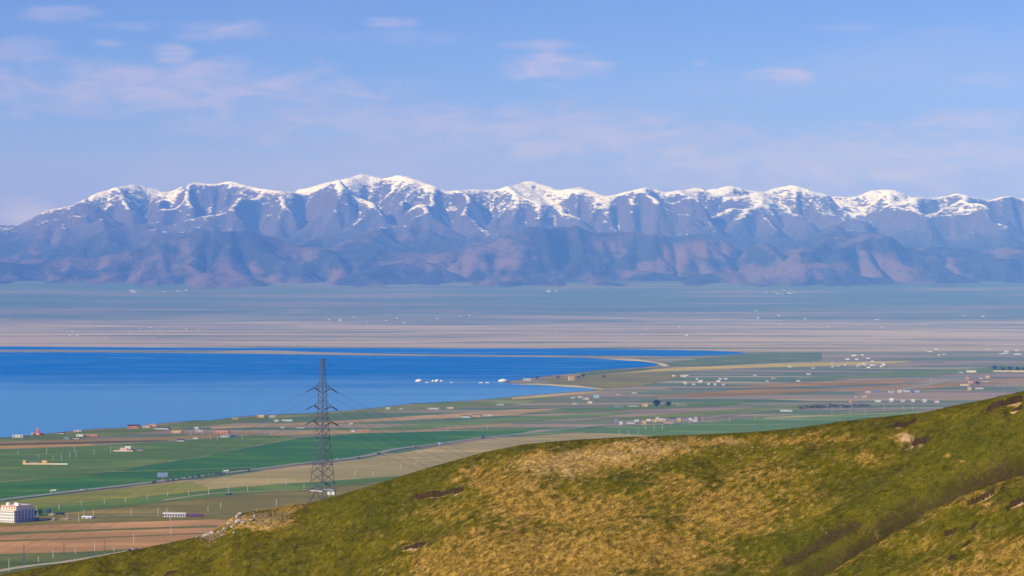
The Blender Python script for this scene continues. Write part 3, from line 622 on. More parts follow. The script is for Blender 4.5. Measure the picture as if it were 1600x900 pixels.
H = [
 (28,684,18,5,WH,(206,190,178),'long white single-storey building at the lake edge beside the orange tower','flat'),
 (96,678,9,3,CR,DK,'small cream house with a dark roof right of the orange lakeside tower','gable'),
 (121,675,12,3,WH,CR,'low white building on the lake edge behind an orange-walled shed','flat'),
 (125,682.5,12,4,WH,(224,214,206),'white cottage joined end to end with a long orange shed near the lake','flat'),
 (142,682,22,3.2,OR,TA,'long low orange shed near the lake beside a white cottage','flat'),
 (104,686.5,9,3.4,(150,168,164),(120,150,148),'grey-green shed below the orange lakeside tower','gable'),
 (119,686,11,3,CR,DK,'cream hut with dark roof below the white lakeside cottage','gable'),
 (208,669.5,19,6.5,OR,(70,32,44),'orange hall with dark maroon roof standing at the lake edge','gable'),
 (229,668.5,12,4,CR,OR,'cream outbuilding with orange roof next to the maroon-roofed hall','gable'),
 (239,666.5,12,4,(214,164,124),OR,'pale orange house on the lake edge past the maroon-roofed hall','flat'),
 (253,671,24,4,WH,DK,'long white house with dark roof below the lakeside orange hall','gable'),
 (276,676.5,17,3.6,OC,(236,208,130),'long ochre-yellow shed in green ground near the lake','flat'),
 (307,671,7,4.2,WH,WH,'small white cube house behind a wider white house near the lake','flat'),
 (311,675,11,4,WH,GR,'white house with flat grey roof in front of the small white cube','flat'),
 (306,686,9,3.2,WH,GR,'low white hut with grey roof above the dull green field','gable'),
 (347,677,24,4,OR,(214,150,118),'long orange barn beside the brown strip above the big field','flat'),
 (351,683.5,14,4.5,(214,212,206),GR,'off-white shed with grey roof next to the blue-roofed hut','gable'),
 (364,683,7,4,(90,110,150),BL,'blue-roofed hut just above the big green field','gable'),
 (282,690,12,4,WH,(60,66,110),'white house with dark blue roof above the green field','gable'),
 (218,704,10,3,CR,DK,'small cream shed with dark roof beside the stepped farmyard','gable'),
 (367,656,10,3.2,OC,(238,206,120),'yellow hut on the shore with nothing beside it','flat'),
 (408,652.5,12,4,OC,(238,206,120),'yellow house on the shore next to a white one','flat'),
 (425,653,10,4,WH,CR,'white house on the shore next to the yellow one','gable'),
 (432,659,7,3.4,WH,WH,'small white hut below the yellow shore house','gable'),
 (449,658,18,2.2,(214,226,220),WH,'long pale greenhouse below the yellow shore house','flat'),
 (442,669,6,3.6,WH,GR,'single white hut on the pink-brown strip','gable'),
 (470,669,13,2.2,WH,DK,'low white shed on the pink-brown strip beside the pylon','flat'),
 (548,664,6,3.6,WH,CR,'lone white hut just past the pylon in brown fields','gable'),
 (552,675,8,4,WH,GR,'white hut at the end of an orange shed past the pylon','gable'),
 (568,675,20,3.4,OR,TA,'orange shed on the edge of the emerald field past the pylon','flat'),
 (606,640,7,3.6,WH,CR,'white hut standing alone above the brown strips','gable'),
 (627,640,6,3,WH,GR,'smaller white hut above the brown strips','gable'),
 (677,639.5,18,2.4,(226,220,210),GR,'long low pale shed under the shore greenery','flat'),
 (704,638.5,11,2.4,CR,TA,'short cream shed under the shore greenery','flat'),
 (728,652.5,16,3.4,(212,220,220),DK,'pale shed with dark roof in the middle of the brown fields','gable'),
 (746,651.5,14,4.4,TA,BR,'tan farmhouse between two pale sheds in brown fields','gable'),
 (763,650.5,11,3,WH,CR,'short white shed at the end of the tan farmhouse','flat'),
 (782,633.5,12,3,WH,GR,'white house above the pink-brown strips near the shore','gable'),
 (824,594.5,13,4,WH,GR,'white building on the narrow headland','gable'),
 (895,622.5,7,3,WH,GR,'white hut below the small bay, first of a short row','gable'),
 (906,622,7,3.4,WH,TA,'white hut below the small bay, middle of a short row','gable'),
 (916,624.5,10,3.6,CR,GR,'cream house next to the turquoise-roofed house','flat'),
 (932,622,8,5.5,WH,(90,200,220),'house with bright turquoise roof below the small bay','gable'),
 (898,632.5,6,4,WH,GR,'white hut below the turquoise-roofed house, left of two','gable'),
 (922,630.5,7,4,WH,TA,'white hut below the turquoise-roofed house, right of two','gable'),
 (965,617,6,3,WH,BR,'white hut on the slope past the small bay','gable'),
 (991,615,8,3,WH,GR,'low white house in the scrub past the small bay','gable'),
 (968,637,12,3,(150,176,170),(130,160,156),'grey-green shed on the strip beside the two round trees','gable'),
 (990,636,15,2.4,(206,206,196),GR,'long pale shed between grey-green shed and tan house','flat'),
 (1008,636,10,5,TA,(206,160,140),'tan flat-roofed house beside the two round trees','flat'),
 (1066,634.5,16,2.4,CR,GR,'long cream shed just past the two round trees','gable'),
 (1229,643,20,3,WH,GR,'long white shed in front of the grey hedge','flat'),
 (970,664.5,6,6,WH,(210,216,236),'white cube house at the near end of the roadside village','flat'),
 (963,660.5,4,7,(150,150,190),(120,120,170),'narrow lilac block at the end of the roadside village','flat'),
 (986,662,14,3.4,(216,200,206),GR,'long pale pink house in the roadside village','gable'),
 (1006,664,7,6.4,OC,(238,206,120),'bright yellow block in the roadside village','flat'),
 (1024,659.5,8,4.5,OC,TA,'ochre house in the middle of the roadside village','flat'),
 (1032,658.5,6,5,WH,CR,'white house between ochre ones in the roadside village','flat'),
 (1038,659.5,6,4,OC,CR,'small ochre house beside the white village house','flat'),
 (1045,661.5,15,3,TA,OR,'long tan row in front of the roadside village','flat'),
 (1051,656,9,3,(170,172,186),DK,'grey house with dark roof behind the village row','gable'),
 (1061,658.5,6,5.5,OC,CR,'tall ochre house at the far end of the roadside village','flat'),
 (1072,657,9,3.4,(190,180,180),BR,'grey-pink house past the ochre village houses','gable'),
 (1084,658,10,2.6,WH,GR,'low white house beside the road past the village','flat'),
 (1092,654,5,3,OR,BR,'small orange house behind the road past the village','flat'),
 (1357,613.5,8,2.6,WH,GR,'white shed at the start of the right-hand hamlet','flat'),
 (1371,612,8,2.6,(150,170,210),(80,120,210),'bright blue-roofed shed in the right-hand hamlet','gable'),
 (1393,614,8,3.6,WH,GR,'white house under the masts in the right-hand hamlet','flat'),
 (1406,613.5,7,4.4,WH,CR,'tall white house in the middle of the right-hand hamlet','gable'),
 (1417,612.5,9,3,(216,222,236),GR,'long pale house in the right-hand hamlet','flat'),
 (1427,614,5,3.4,(90,120,180),BL,'blue shed between white houses of the right-hand hamlet','flat'),
 (1434,613,6,3,WH,GR,'white house past the blue shed in the right-hand hamlet','flat'),
 (1351,621.5,8,3,OC,(246,216,130),'bright yellow hall below the right-hand hamlet','flat'),
 (1330,629,4,2.6,(226,160,60),(226,170,70),'small orange hut below the bright yellow hall','flat'),
 (1339,621,4,1.8,WH,WH,'tiny white hut left of the bright yellow hall','flat'),
 (1372,628,9,4,(226,236,226),GR,'wide white barn, first of the row beside the hill crest','gable'),
 (1393,628,6,6,WH,(226,226,230),'tall white house, second of the row beside the hill crest','gable'),
 (1411,628,6,4.6,WH,GR,'white cube house, third of the row beside the hill crest','flat'),
 (1427,628,6,4.8,WH,CR,'white cube house, fourth of the row beside the hill crest','flat'),
 (1445,628.5,6,5.4,WH,WH,'white cube house, fifth of the row beside the hill crest','flat'),
 (1464,629,8,3.4,(230,206,206),GR,'pale pink house, last of the row beside the hill crest','gable'),
 (1502,583,6,2.4,WH,GR,'short white house left of a long white hall at far right','gable'),
 (1518,582,16,3.2,(236,226,206),WH,'long white hall above the right-hand village','flat'),
 (1512,592.5,5,4,OC,OR,'ochre house above the red-roofed one at far right','flat'),
 (1543,591,7,4.4,OC,TA,'stepped ochre house below the yellow wall','flat'),
 (1533,592,5,2.4,CR,GR,'small cream hut between two ochre houses','flat'),
 (1508,603,14,3.2,(238,226,206),TA,'long cream house below the red-roofed one','gable'),
 (1517,599,7,4.4,WH,(214,96,96),'white house with red roof at far right','gable'),
 (1515,610,6,5.4,OC,CR,'ochre block lowest of the far-right village','flat'),
 (1541,597,11,2.2,WH,GR,'long thin white shed beside the dark village tree','gable'),
 (1531,608,12,2.4,(226,222,214),GR,'low white shed right of the lowest ochre block','flat'),
]
for (u, v, w, h, wc, rc, lab, kd) in H:
    house(u, v, w, h, wc, rc, lab, None, kd)
# far hamlets: too small and alike to tell one from the next
def hamlet(n, u0, u1, v0, v1, label, group, wpx=(3, 8), hpx=(1.5, 2.6), seed=0, zf=False):
    r = random.Random(seed)
    for k in range(n):
        u, v = r.uniform(u0, u1), r.uniform(v0, v1); z = 0.0
        if zf:                        # on the rising fan: find where the sight line meets it
            yy = np.linspace(9000, 23300, 3000); vv = 450 + F * (CAMZ - fan(yy)) / yy
            y = float(yy[int(np.argmin(np.abs(vv - v)))]); z = float(fan(np.array(y)))
        p = gpt(u, v, z) if abs(CAMZ - z) > 5 else None
        if p is None: continue
        s = p.y / F; w, h = min(r.uniform(*wpx) * .8 * s, 26), min(max(r.uniform(*hpx) * .75 * s, 3.2), 6)
        t = thing('village_house', (p.x, p.y, z), label, 'house', group, r.uniform(-.3, .3))
        c = r.choice([WH, WH, WH, CR, (240, 236, 226)]); rc = r.choice([GR, CR, WH, (176, 150, 140)])
        MB().box(-w / 2, w / 2, -5, 5, -1, h * .8).build('wall', paint(c), t); MB().gable(-w / 2 - .4, w / 2 + .4, -5.4, 5.4, h * .8, h * .35).build('roof', paint(rc), t)
hamlet(22, 1298, 1382, 555, 575, 'tiny white house in the scattered hamlet beyond the lake tip', 'houses of the hamlet beyond the lake tip', (3, 9), (1.5, 3), 1)
hamlet(16, 1035, 1135, 585, 603, 'small white house in the loose village past the lake corner', 'houses past the lake corner', (3, 8), (2, 3.6), 2)
hamlet(7, 1150, 1275, 572, 600, 'small white shed among the fields right of the lake', 'sheds right of the lake', (4, 9), (1.6, 2.6), 3)
hamlet(12, 1420, 1600, 545, 556, 'distant white shed in the dry plain at right', 'sheds in the dry plain at right', (5, 14), (1.2, 2), 4)
hamlet(8, 850, 880, 451.8, 456, 'tiny pale house in the village at the middle mountain foot', 'houses at the middle mountain foot', (3, 6), (.8, 1.5), 5, True)
hamlet(12, 1190, 1245, 452, 460, 'tiny pale house in the village at the right mountain foot', 'houses at the right mountain foot', (3, 7), (.8, 1.5), 6, True)
hamlet(9, 200, 300, 451.8, 459, 'tiny pale house in the village at the left mountain foot', 'houses at the left mountain foot', (3, 7), (.8, 1.5), 7, True)
hamlet(14, 20, 320, 512, 530, 'distant white house on the dry shore behind the sandbar', 'houses on the dry shore behind the sandbar', (2, 5), (1, 1.8), 8)
hamlet(12, 500, 760, 492, 506, 'distant white house on the pale plain behind the lagoon', 'houses on the pale plain behind the lagoon', (2, 6), (1, 1.6), 9, True)
hamlet(12, 860, 1120, 498, 538, 'distant white farm on the plain beyond the lagoon end', 'farms on the plain beyond the lagoon end', (2, 6), (1, 1.8), 10)
hamlet(14, 1180, 1600, 484, 512, 'distant white farm on the wide plain under the right peaks', 'farms under the right peaks', (2, 7), (.9, 1.6), 11, True)
hamlet(8, 985, 1090, 651, 659, 'low grey-roofed house packed into the roadside village', 'packed houses of the roadside village', (4, 9), (2, 3.2), 12)

# five-storey white block
Y5 = gpt(22, 817.5); b5 = thing('apartment_block', (Y5.x, Y5.y, 0), 'white multi-storey block with rows of square windows at the left margin', 'building', None, math.radians(-30))
Wf, Dp, Hb = 38.0, 31.0, 12.4                 # front runs to -x, side runs to +y
MB().box(-Wf, 0, 0, Dp, 0, Hb).build('wall', paint((232,226,216)), b5)
MB().box(-Wf - .25, .25, -.25, Dp + .25, Hb, Hb + .45).build('cornice', paint((214,178,160)), b5)
top = MB().box(-Wf * .55, -.8, 4, Dp - 2, Hb + .45, Hb + 4.2).build('roof_storey', paint((240,220,196)), b5)
MB().box(-Wf * .55 - .2, -.6, 3.8, Dp - 1.8, Hb + 4.2, Hb + 4.7).build('parapet', paint((226,206,190)), b5)
MB().box(-Wf * .55 - .3, -.5, 3.7, 3.9, Hb + 3.7, Hb + 4.3).build('red_trim', paint((206,92,70)), b5)
for x, y in ((-16, 8), (-9, 12), (-4, 9)): MB().box(x - 1.6, x + 1.6, y, y + 3, Hb + 4.7, Hb + 7.2).build('roof_tank', paint((240,236,230)), b5)
for st in range(4):
    for k in range(14):
        x = -1.9 - k * 2.62; MB().box(x - .62, x + .62, -.06, .05, st * 3 + 1.0, st * 3 + 2.5).build('window', GLASS, b5)
    for k in range(6):
        y = 3 + k * 5; bal = MB().box(-.05, 1.1, y - 1.9, y + 1.9, st * 3 + .25, st * 3 + 1.15).build('balcony', paint((170,166,196)), b5)  # balcony colour includes the violet shade of this side
        wn = MB().box(-.05, .06, y - 1.4, y + 1.4, st * 3 + 1.3, st * 3 + 2.7).build('window', GLASS, b5)
        MB().box(.05, .09, y - .07, y + .07, st * 3 + 1.3, st * 3 + 2.7).build('mullion', paint((206,206,214)), wn)
for k in range(5):
    x = -2.8 - k * 3.6; MB().box(x - .7, x + .7, 3.92, 4.05, Hb + 1.4, Hb + 3).build('window', GLASS, top)
# buildings beside it
house(51,813,6,4,(90,100,150),BL,'blue shed at the foot of the white multi-storey block',None,'gable')
house(57,812.5,6,4,CR,RD,'cream hut with red roof near the white multi-storey block',None,'gable')
house(66,814,10,3.2,CR,TA,'cream shed behind the red-roofed hut',None,'flat')
house(75,802,6,6,(70,80,120),(48,58,96),'dark blue tower-like shed behind the dark green trees',None,'flat')
house(93,805,11,4.4,(90,84,84),(40,46,78),'long shed with dark blue roof past the dark green trees',None,'gable')
house(80,806,9,2.6,TA,CR,'low tan wall-like shed in front of the dark blue sheds',None,'flat')
house(82.5,814,4,3.6,WH,WH,'tiny white hut in the yard of the white multi-storey block',None,'flat')
house(101,813,13,2.6,(206,170,140),TA,'long tan ruin-like shed beside the dirt track',None,'flat')
house(136,811,17,5,(196,190,190),(232,240,246),'open shed with pale roof beside the dirt track',None,'gable')
house(356.5,773.5,9,2.6,(40,66,90),(46,80,110),'dark teal container hut on the pale farm track',None,'flat')
rb = gpt(272, 808.2); s_ = rb.y / F; rowb = thing('row_house', (rb.x, rb.y + 3, 0), 'long white row building with a line of dark windows, partly purple-red', 'building', None, math.radians(-4))
MB().box(-18 * s_, 18 * s_, -3, 3, 0, 3.9).build('wall', paint((232,228,232)), rowb); MB().box(-18.4 * s_, 18.4 * s_, -3.3, 3.3, 3.9, 4.4).build('roof', paint((240,236,236)), rowb)
for k in range(9): MB().box((-16.6 + k * 4) * s_ - .85, (-16.6 + k * 4) * s_ + .85, -3.08, -2.95, .9, 3.2).build('window', GLASS, rowb)
wing = MB().box(18.4 * s_, 44 * s_, -2.8, 3, 0, 3.4).build('wing', paint((130,84,104)), rowb); wing['label'] = 'purple-red unfinished wing'
for k in range(6): MB().box((21 + k * 4) * s_ - .7, (21 + k * 4) * s_ + .7, -2.88, -2.75, .6, 2.8).build('opening', GLASS, wing)
# two walled farmyards
fy = gpt(70, 726); s_ = fy.y / F; t = thing('walled_farmyard', (fy.x, fy.y, 0), 'long ochre-walled farmyard with a yellow house on green ground', 'farmyard', None, math.radians(-3))
MB().box(-35 * s_, 14 * s_, -.4, .1, 0, 2.2).build('yard_wall', paint((226,196,150)), t); MB().box(14.2 * s_, 36 * s_, -.3, .1, 0, 1.9).build('side_wall', paint((226,222,214)), t)
MB().box(-35 * s_, -30 * s_, .5, 6, 0, 5.6).build('gatehouse', paint(OC), t); MB().box(-29 * s_, -12 * s_, 4, 9, 0, 3).build('barn', paint((150,138,124)), t)
hw = MB().box(-5 * s_, 3 * s_, 1.5, 8, 0, 5).build('house_wall', paint((238,206,120)), t); MB().box(-5.3 * s_, 3.3 * s_, 1.3, 8.2, 5, 5.4).build('house_roof', paint(TA), t)
for x in (-3.6, 1.4): MB().box(x * s_ - .5, x * s_ + .5, 1.42, 1.55, 1.6, 3.4).build('window', GLASS, hw)
MB().box(-1.6 * s_, -.4 * s_, 1.42, 1.55, 0, 2.4).build('door', paint((96,66,52)), t)
fy = gpt(196, 705.5); s_ = fy.y / F; t = thing('stepped_farmyard', (fy.x, fy.y, 0), 'white and tan farmyard with stepped roofs below the dark field strip', 'farmyard', None, math.radians(-4))
MB().box(-19 * s_, 12 * s_, -.4, .1, 0, 1.9).build('yard_wall', paint((226,196,170)), t)
MB().box(-9 * s_, 2 * s_, 1, 8, 0, 3.4).build('front_house', paint((232,216,200)), t); MB().gable(-9.3 * s_, 2.3 * s_, .7, 8.3, 3.4, 1.8).build('front_roof', paint((206,176,160)), t)
MB().box(-3 * s_, 6 * s_, 9, 15, 0, 5).build('back_house', paint(WH), t); MB().gable(-3.3 * s_, 6.3 * s_, 8.7, 15.3, 5, 2).build('back_roof', paint(WH), t)
MB().box(6.3 * s_, 11 * s_, 2, 7, 0, 3).build('shed', paint((120,96,90)), t); MB().box(-4 * s_, -2.6 * s_, .9, 1.05, 0, 2.2).build('door', paint((60,40,40)), t)
for x in (-7, -1): MB().box(x * s_ - .5, x * s_ + .5, .9, 1.05, 1.2, 2.5).build('window', GLASS, t)
# long yellow wall with trees behind
p0 = gpt(1576, 581); s_ = p0.y / F; yw = thing('yellow_wall', (p0.x, p0.y, 0), 'long yellow wall in front of the dark tree row at the right margin', 'wall')
MB().box(-24 * s_, 40 * s_, -.5, .5, 0, 3.3).build('wall_panel', paint((238,216,140)), yw); MB().box(-24.1 * s_, 40.1 * s_, -.7, .7, 3.3, 3.7).build('coping', paint((240,226,170)), yw)
MB().box(-2 * s_, 3 * s_, -.9, .9, 0, 5.2).build('gate_pier', paint(OC), yw)
# ochre block on the headland
house(893,594.5,9.5,7,(224,192,130),(206,172,120),'ochre three-storey block on the headland between two waters',None,'flat',True,'headland_block','building',10,3,math.radians(8))

# lakeside tower
tp = gpt(59, 679.5); s_ = tp.y / F; tw = thing('shrine_tower', (tp.x, tp.y, 0), 'stepped orange tower with a spire on the lake shore', 'tower')
MB().box(-4.4 * s_, 4.4 * s_, -4, 4, 0, 2.6).build('plinth', paint((222,180,150)), tw); MB().box(-3 * s_, 3 * s_, -2.8, 2.8, 2.6, 5, .4).build('lower_tier', paint((206,110,76)), tw)
MB().box(-1.9 * s_, 1.9 * s_, -1.9, 1.9, 5, 8.4, .4).build('upper_tier', paint((214,120,84)), tw); MB().lathe([(1.7, 0), (1.9, .8), (1.3, 2), (.5, 3), (.14, 4.6), (.05, 5.2)], 12, (0, 0, 8.4)).build('spire', paint((226,150,110)), tw)
house(64,680,5,3.6,(150,46,60),(120,30,50),'dark red side hall next to the stepped orange tower',None,'gable')
house(50.5,680,3,4,(236,206,190),(226,170,150),'small pale shrine left of the stepped orange tower',None,'gable')

# domes, pier and boats
pr = thing('pier', gpt(721, 597.6), 'thin long pier on the lake carrying white domes', 'pier'); py_ = gpt(721, 597.6).y; s_ = py_ / F
MB().box(-74 * s_, 70 * s_, -3, 3, .9, 1.5).build('deck', paint((150,164,190)), pr)
for k in range(19): MB().bar(((-73 + k * 8) * s_, 0, -1), ((-73 + k * 8) * s_, 0, 1.0), .4, .4, 6).build('pile', paint((120,120,124)), pr)
def dome(u, wp, hp, lab):
    p = gpt(u, 597.2); s = p.y / F; r = wp * s / 2; h = hp * s
    t = thing('dome_pavilion', (p.x, p.y, 1.5), lab, 'dome'); MB().lathe([(r, 0), (r * 1.02, .7)], 20).build('base_ring', paint((150,150,160)), t)
    MB().lathe([(r * .97, .7), (r * .9, .7 + h * .35), (r * .68, .7 + h * .66), (r * .36, .7 + h * .9), (r * .08, .7 + h)], 20).build('shell', paint((222,220,216)), t, True)
    MB().lathe([(r * .09, .6 + h), (r * .03, 1.6 + h)], 8).build('finial', paint((226,220,206)), [c for c in t.children if c.name.startswith('shell')][0])
dome(655, 13, 3.6, 'large white dome at the far end of the lake pier'); dome(683, 8, 3.2, 'white dome with small wings in the middle of the pier'); dome(677, 6, 2.0, 'low white dome joined to the one in mid pier'); dome(690, 5, 2.2, 'smallest white dome on the pier')
dome(786.5, 17, 4, 'broad white dome at the shore end of the pier')
def boat(u, v, L, lab):
    p = gpt(u, v); t = thing('boat', (p.x, p.y, .4), lab, 'boat', None, random.uniform(-.1, .1)); l = L / 2
    MB().add([(-l, -2, 1.6), (l * .7, -2, 1.6), (l, 0, 1.9), (l * .7, 2, 1.6), (-l, 2, 1.6), (-l * .9, -1.4, -.3), (l * .6, -1.4, -.3), (l * .8, 0, -.3), (l * .6, 1.4, -.3), (-l * .9, 1.4, -.3)],
      [(0, 1, 2, 3, 4), (9, 8, 7, 6, 5), (0, 5, 6, 1), (1, 6, 7, 2), (2, 7, 8, 3), (3, 8, 9, 4), (4, 9, 5, 0)]).build('hull', paint((240,240,240)), t)
    cb = MB().box(-l * .7, l * .3, -1.4, 1.4, 1.6, 3.6, .2).build('cabin', paint((224,224,226)), t); MB().box(-l * .6, l * .2, -1.46, -1.2, 2.3, 3.0).build('window', GLASS, cb); MB().box(-l * .75, l * .36, -1.6, 1.6, 3.6, 3.8).build('canopy', paint((60,80,130)), t)
boat(667.5, 598.4, 11, 'white boat moored beside the large dome at the pier end'); boat(706, 598.4, 8, 'small white boat alone past the mid-pier domes'); boat(752, 598.8, 13, 'white boat near the shore end of the pier, left of two'); boat(762, 598.8, 13, 'white boat near the shore end of the pier, right of two')

# ------------------------------------------------------------------ trees, bushes, hedge
def leaf_mat(name, a, b):
    m, N, bs = new_mat(name); pos = N.n('ShaderNodeNewGeometry').outputs['Position']
    N.set(bs, 'Base Color', N.mix(N.ss(N.noise(pos, 0.8, 3), .35, .65), a, b)); bs.inputs['Roughness'].default_value = .8; return m
LEAF = leaf_mat('leaf_dark', (0.022, 0.050, 0.020), (0.055, 0.095, 0.035)); TWIG = leaf_mat('leaf_bare', (0.06, 0.055, 0.06), (0.10, 0.09, 0.085)); BARK = plain('bark', (0.07, 0.05, 0.04), .95)
def tree(u, v, wp, hp, label, leaf=LEAF, n=420, name='tree', cat='tree', group=None, seed=None):
    r = random.Random(seed if seed is not None else int(u * 31 + v)); p = gpt(u, v); s = p.y / F; w, h = wp * s, hp * s
    t = thing(name, (p.x, p.y, 0), label, cat, group, r.uniform(0, 6))
    tr = MB(); tr.bar((0, 0, -.1), (.1 * h * .2, 0, h * .45), h * .032, h * .018, 7)
    tips = []
    for k in range(6):
        a = k * 1.05 + r.uniform(-.3, .3); q = (w * .3 * math.cos(a), w * .3 * math.sin(a), h * r.uniform(.5, .78)); tr.bar((.02 * h, 0, h * r.uniform(.25, .42)), q, h * .014, h * .005, 5); tips.append(q)
    tr.build('trunk', BARK, t)
    cl = [(Vector(q), w * r.uniform(.17, .27)) for q in tips] + [(Vector((r.uniform(-.22, .22) * w, r.uniform(-.22, .22) * w, h * r.uniform(.25, .9))), w * r.uniform(.16, .26)) for _ in range(12)]
    cr = MB()
    for k in range(n):
        c, rad = r.choice(cl); d = Vector((r.gauss(0, 1), r.gauss(0, 1), r.gauss(0, .8))).normalized() * rad * r.uniform(.55, 1.08); q = c + d
        if q.z > h: q.z = h - r.uniform(0, .08) * h
        if q.z < .12 * h: q.z = .12 * h + r.uniform(0, .1) * h
        sz = w * r.uniform(.035, .075); a = Vector((r.gauss(0, 1), r.gauss(0, 1), r.gauss(0, 1))).normalized(); b = a.orthogonal().normalized()
        cr.add([q - a * sz, q + b * sz * .7, q + a * sz, q - b * sz * .7], [(0, 1, 2, 3)])
    cr.build('crown', leaf, t); return t
tree(1026, 636.5, 13, 12, 'larger of two dark round trees standing in the green strip', LEAF, 900)
tree(1044, 635.5, 10, 8.5, 'smaller of two dark round trees standing in the green strip', LEAF, 700)
tree(54, 806, 10, 9, 'dark green tree right beside the white multi-storey block', LEAF, 500); tree(62, 806, 11, 10, 'taller dark green tree second from the white multi-storey block', LEAF, 500); tree(47, 806, 9, 7, 'low dark tree half behind the white multi-storey block', LEAF, 400)
tree(1527, 602, 8, 6, 'single dark tree amid the far-right village houses', LEAF, 400)
for k, (u, w, h, lab) in enumerate([(1554, 12, 9, 'tallest dark tree at the start of the yellow wall'), (1566, 11, 7, 'dark tree second behind the yellow wall'), (1578, 11, 7, 'dark tree third behind the yellow wall'), (1590, 10, 6.5, 'dark tree fourth behind the yellow wall'), (1600, 10, 7, 'dark tree at the right margin behind the yellow wall')]):
    tree(u, 579.8, w, h, lab, LEAF, 350)
for (u, v, lab) in [(839, 592.8, 'bare bush at the tip of the headland'), (872, 592, 'bare bush midway along the headland'), (904, 592.5, 'dark bush right beside the ochre headland block'), (911, 590, 'bare bush past the ochre headland block'), (944, 591.5, 'bare bush where the headland joins the plain')]:
    tree(u, v, 8, 5.5, lab, TWIG, 260, 'bush', 'bush')
rb_ = random.Random(3)
for (u, v) in [(262,752.5),(271,751),(280,749.5),(292,748),(301,747),(310,745.8),(322,744.4),(331,743.2),(338,742.4),(343,741.6),(348,741),(388,736.8),(560,716.8),(592,710.6),(755,685.6),(240,756.2)]:
    tree(u, v, rb_.uniform(6, 10), rb_.uniform(2.8, 4.6), 'low dark bush on the verge of the road along the emerald field', LEAF, 120, 'bush', 'bush', 'bushes on the road verge')
for k in range(26):
    u = 1250 + k * 4.3; tree(u, 638.8 - k * .16 + rb_.uniform(-1, 1), rb_.uniform(7, 11), rb_.uniform(3.2, 5.2), 'bare grey-violet bush in the hedge line beside the long white shed', TWIG, 110, 'bush', 'bush', 'bushes of the grey hedge line')

# ------------------------------------------------------------------ poles, signs, cars
CONC = plain('pale_concrete', (0.62, 0.62, 0.58), .8, .08, 2.0)
pole_m = MB(); pole_m.bar((0, 0, -.2), (0, 0, 1), .5, .36, 6)
arm_m = MB(); arm_m.box(-1, 1, -.06, .06, 0, .16)
pole0 = pole_m.build('shaft', CONC); arm0 = arm_m.build('cross_arm', CONC); pole_me, arm_me = pole0.data, arm0.data
bpy.data.objects.remove(pole0); bpy.data.objects.remove(arm0)
def pole(u, v, hp, label, group):
    p = gpt(u, v); h = hp * p.y / F; t = thing('utility_pole', (p.x, p.y, 0), label, 'pole', group, .2)
    a = bpy.data.objects.new('shaft', pole_me); COL.objects.link(a); a.parent = t; a.scale = (.52, .52, h)
    b = bpy.data.objects.new('cross_arm', arm_me); COL.objects.link(b); b.parent = t; b.location = (0, 0, h * .93)
PL = [([(28,711,7),(73,709,9),(96,720,10),(109,716,10),(119,714,9),(116,706,8),(147,711,9),(173,708,9),(60,716,6),(83,719,6)], 'slim pale pole in the green pasture below the brown strips'),
  ([(57,798,8),(92,797,9),(127,792,9),(163,789,9),(196,786,9),(230,783,10),(262,776,9),(295,775,9),(326,773,10),(357,771,11),(387,768,9)], 'slim pale pole in the row across the olive field'),
  ([(59,808,8),(81,812,12),(105,813,12),(123,816,13),(131,806,10),(146,807,12),(205,808,14),(247,807,13),(261,806,12),(266,814,9),(325,800,9),(345,795,10)], 'slim pale pole along the dirt track past the white block'),
  ([(14,893,20),(83,873,13),(148,861,13),(209,849,15),(267,836,12),(118,866,8),(60,879,9),(178,862,7)], 'tall pale pole over the ploughed red-brown field'),
  ([(418,757,9),(447,758,10),(475,765,9),(555,745,10),(583,746,9),(432,795,15),(626,733,8),(650,727,8)], 'slim pale pole in the straw-coloured field around the big pylon'),
  ([(968,680,8),(982,680,8),(997,679,8),(1009,672,9),(1022,672,9),(1035,671,9),(1048,667,8),(1077,664,8),(1098,660,9),(1140,660,8),(1180,657,8)], 'slim pale pole in the teal field before the roadside village'),
  ([(1287,637,7),(1293,639,7),(1313,639,11),(1331,639,8),(1328,648,8),(1352,647,8),(1359,635,6),(1382,640,6),(1411,640,6),(1426,642,7),(1300,646,7)], 'slim pale pole in the fields before the right-hand hamlet'),
  ([(1395,608,5),(1402,607,5),(1454,597,8),(1470,591,5),(1560,604,5),(1568,604,5),(1576,603,5),(1584,602,5),(1592,601,5)], 'thin pole near the far-right village'),
  ([(340,688,8),(329,688,8),(378,687,7),(400,680,7),(424,680,6),(298,680,7),(316,680,8)], 'thin pole among the farmsteads on the lake side'),
  ([(762,671,7),(139,532,8),(700,672,6),(1245,590,6),(1096,590,6)], 'lone thin pole far out on the plain')]
for L, lab in PL:
    for (u, v, h) in L: pole(u, v, h, lab, 'row: ' + lab)
bb = gpt(254, 752.5); s_ = bb.y / F; t = thing('billboard', (bb.x, bb.y, 0), 'blue-grey billboard on a single post beside the road', 'billboard', None, math.radians(12))
MB().box(-8 * s_, 8 * s_, -.4, .4, 7.4 * s_, 14 * s_).build('panel', paint((150,170,206)), t); MB().box(-8.3 * s_, 8.3 * s_, -.3, .3, 7.1 * s_, 7.4 * s_).build('frame', paint((170,160,160)), t)
MB().bar((0, .2, 0), (0, .2, 10 * s_), .6, .6, 8).build('post', paint((190,130,110)), t)
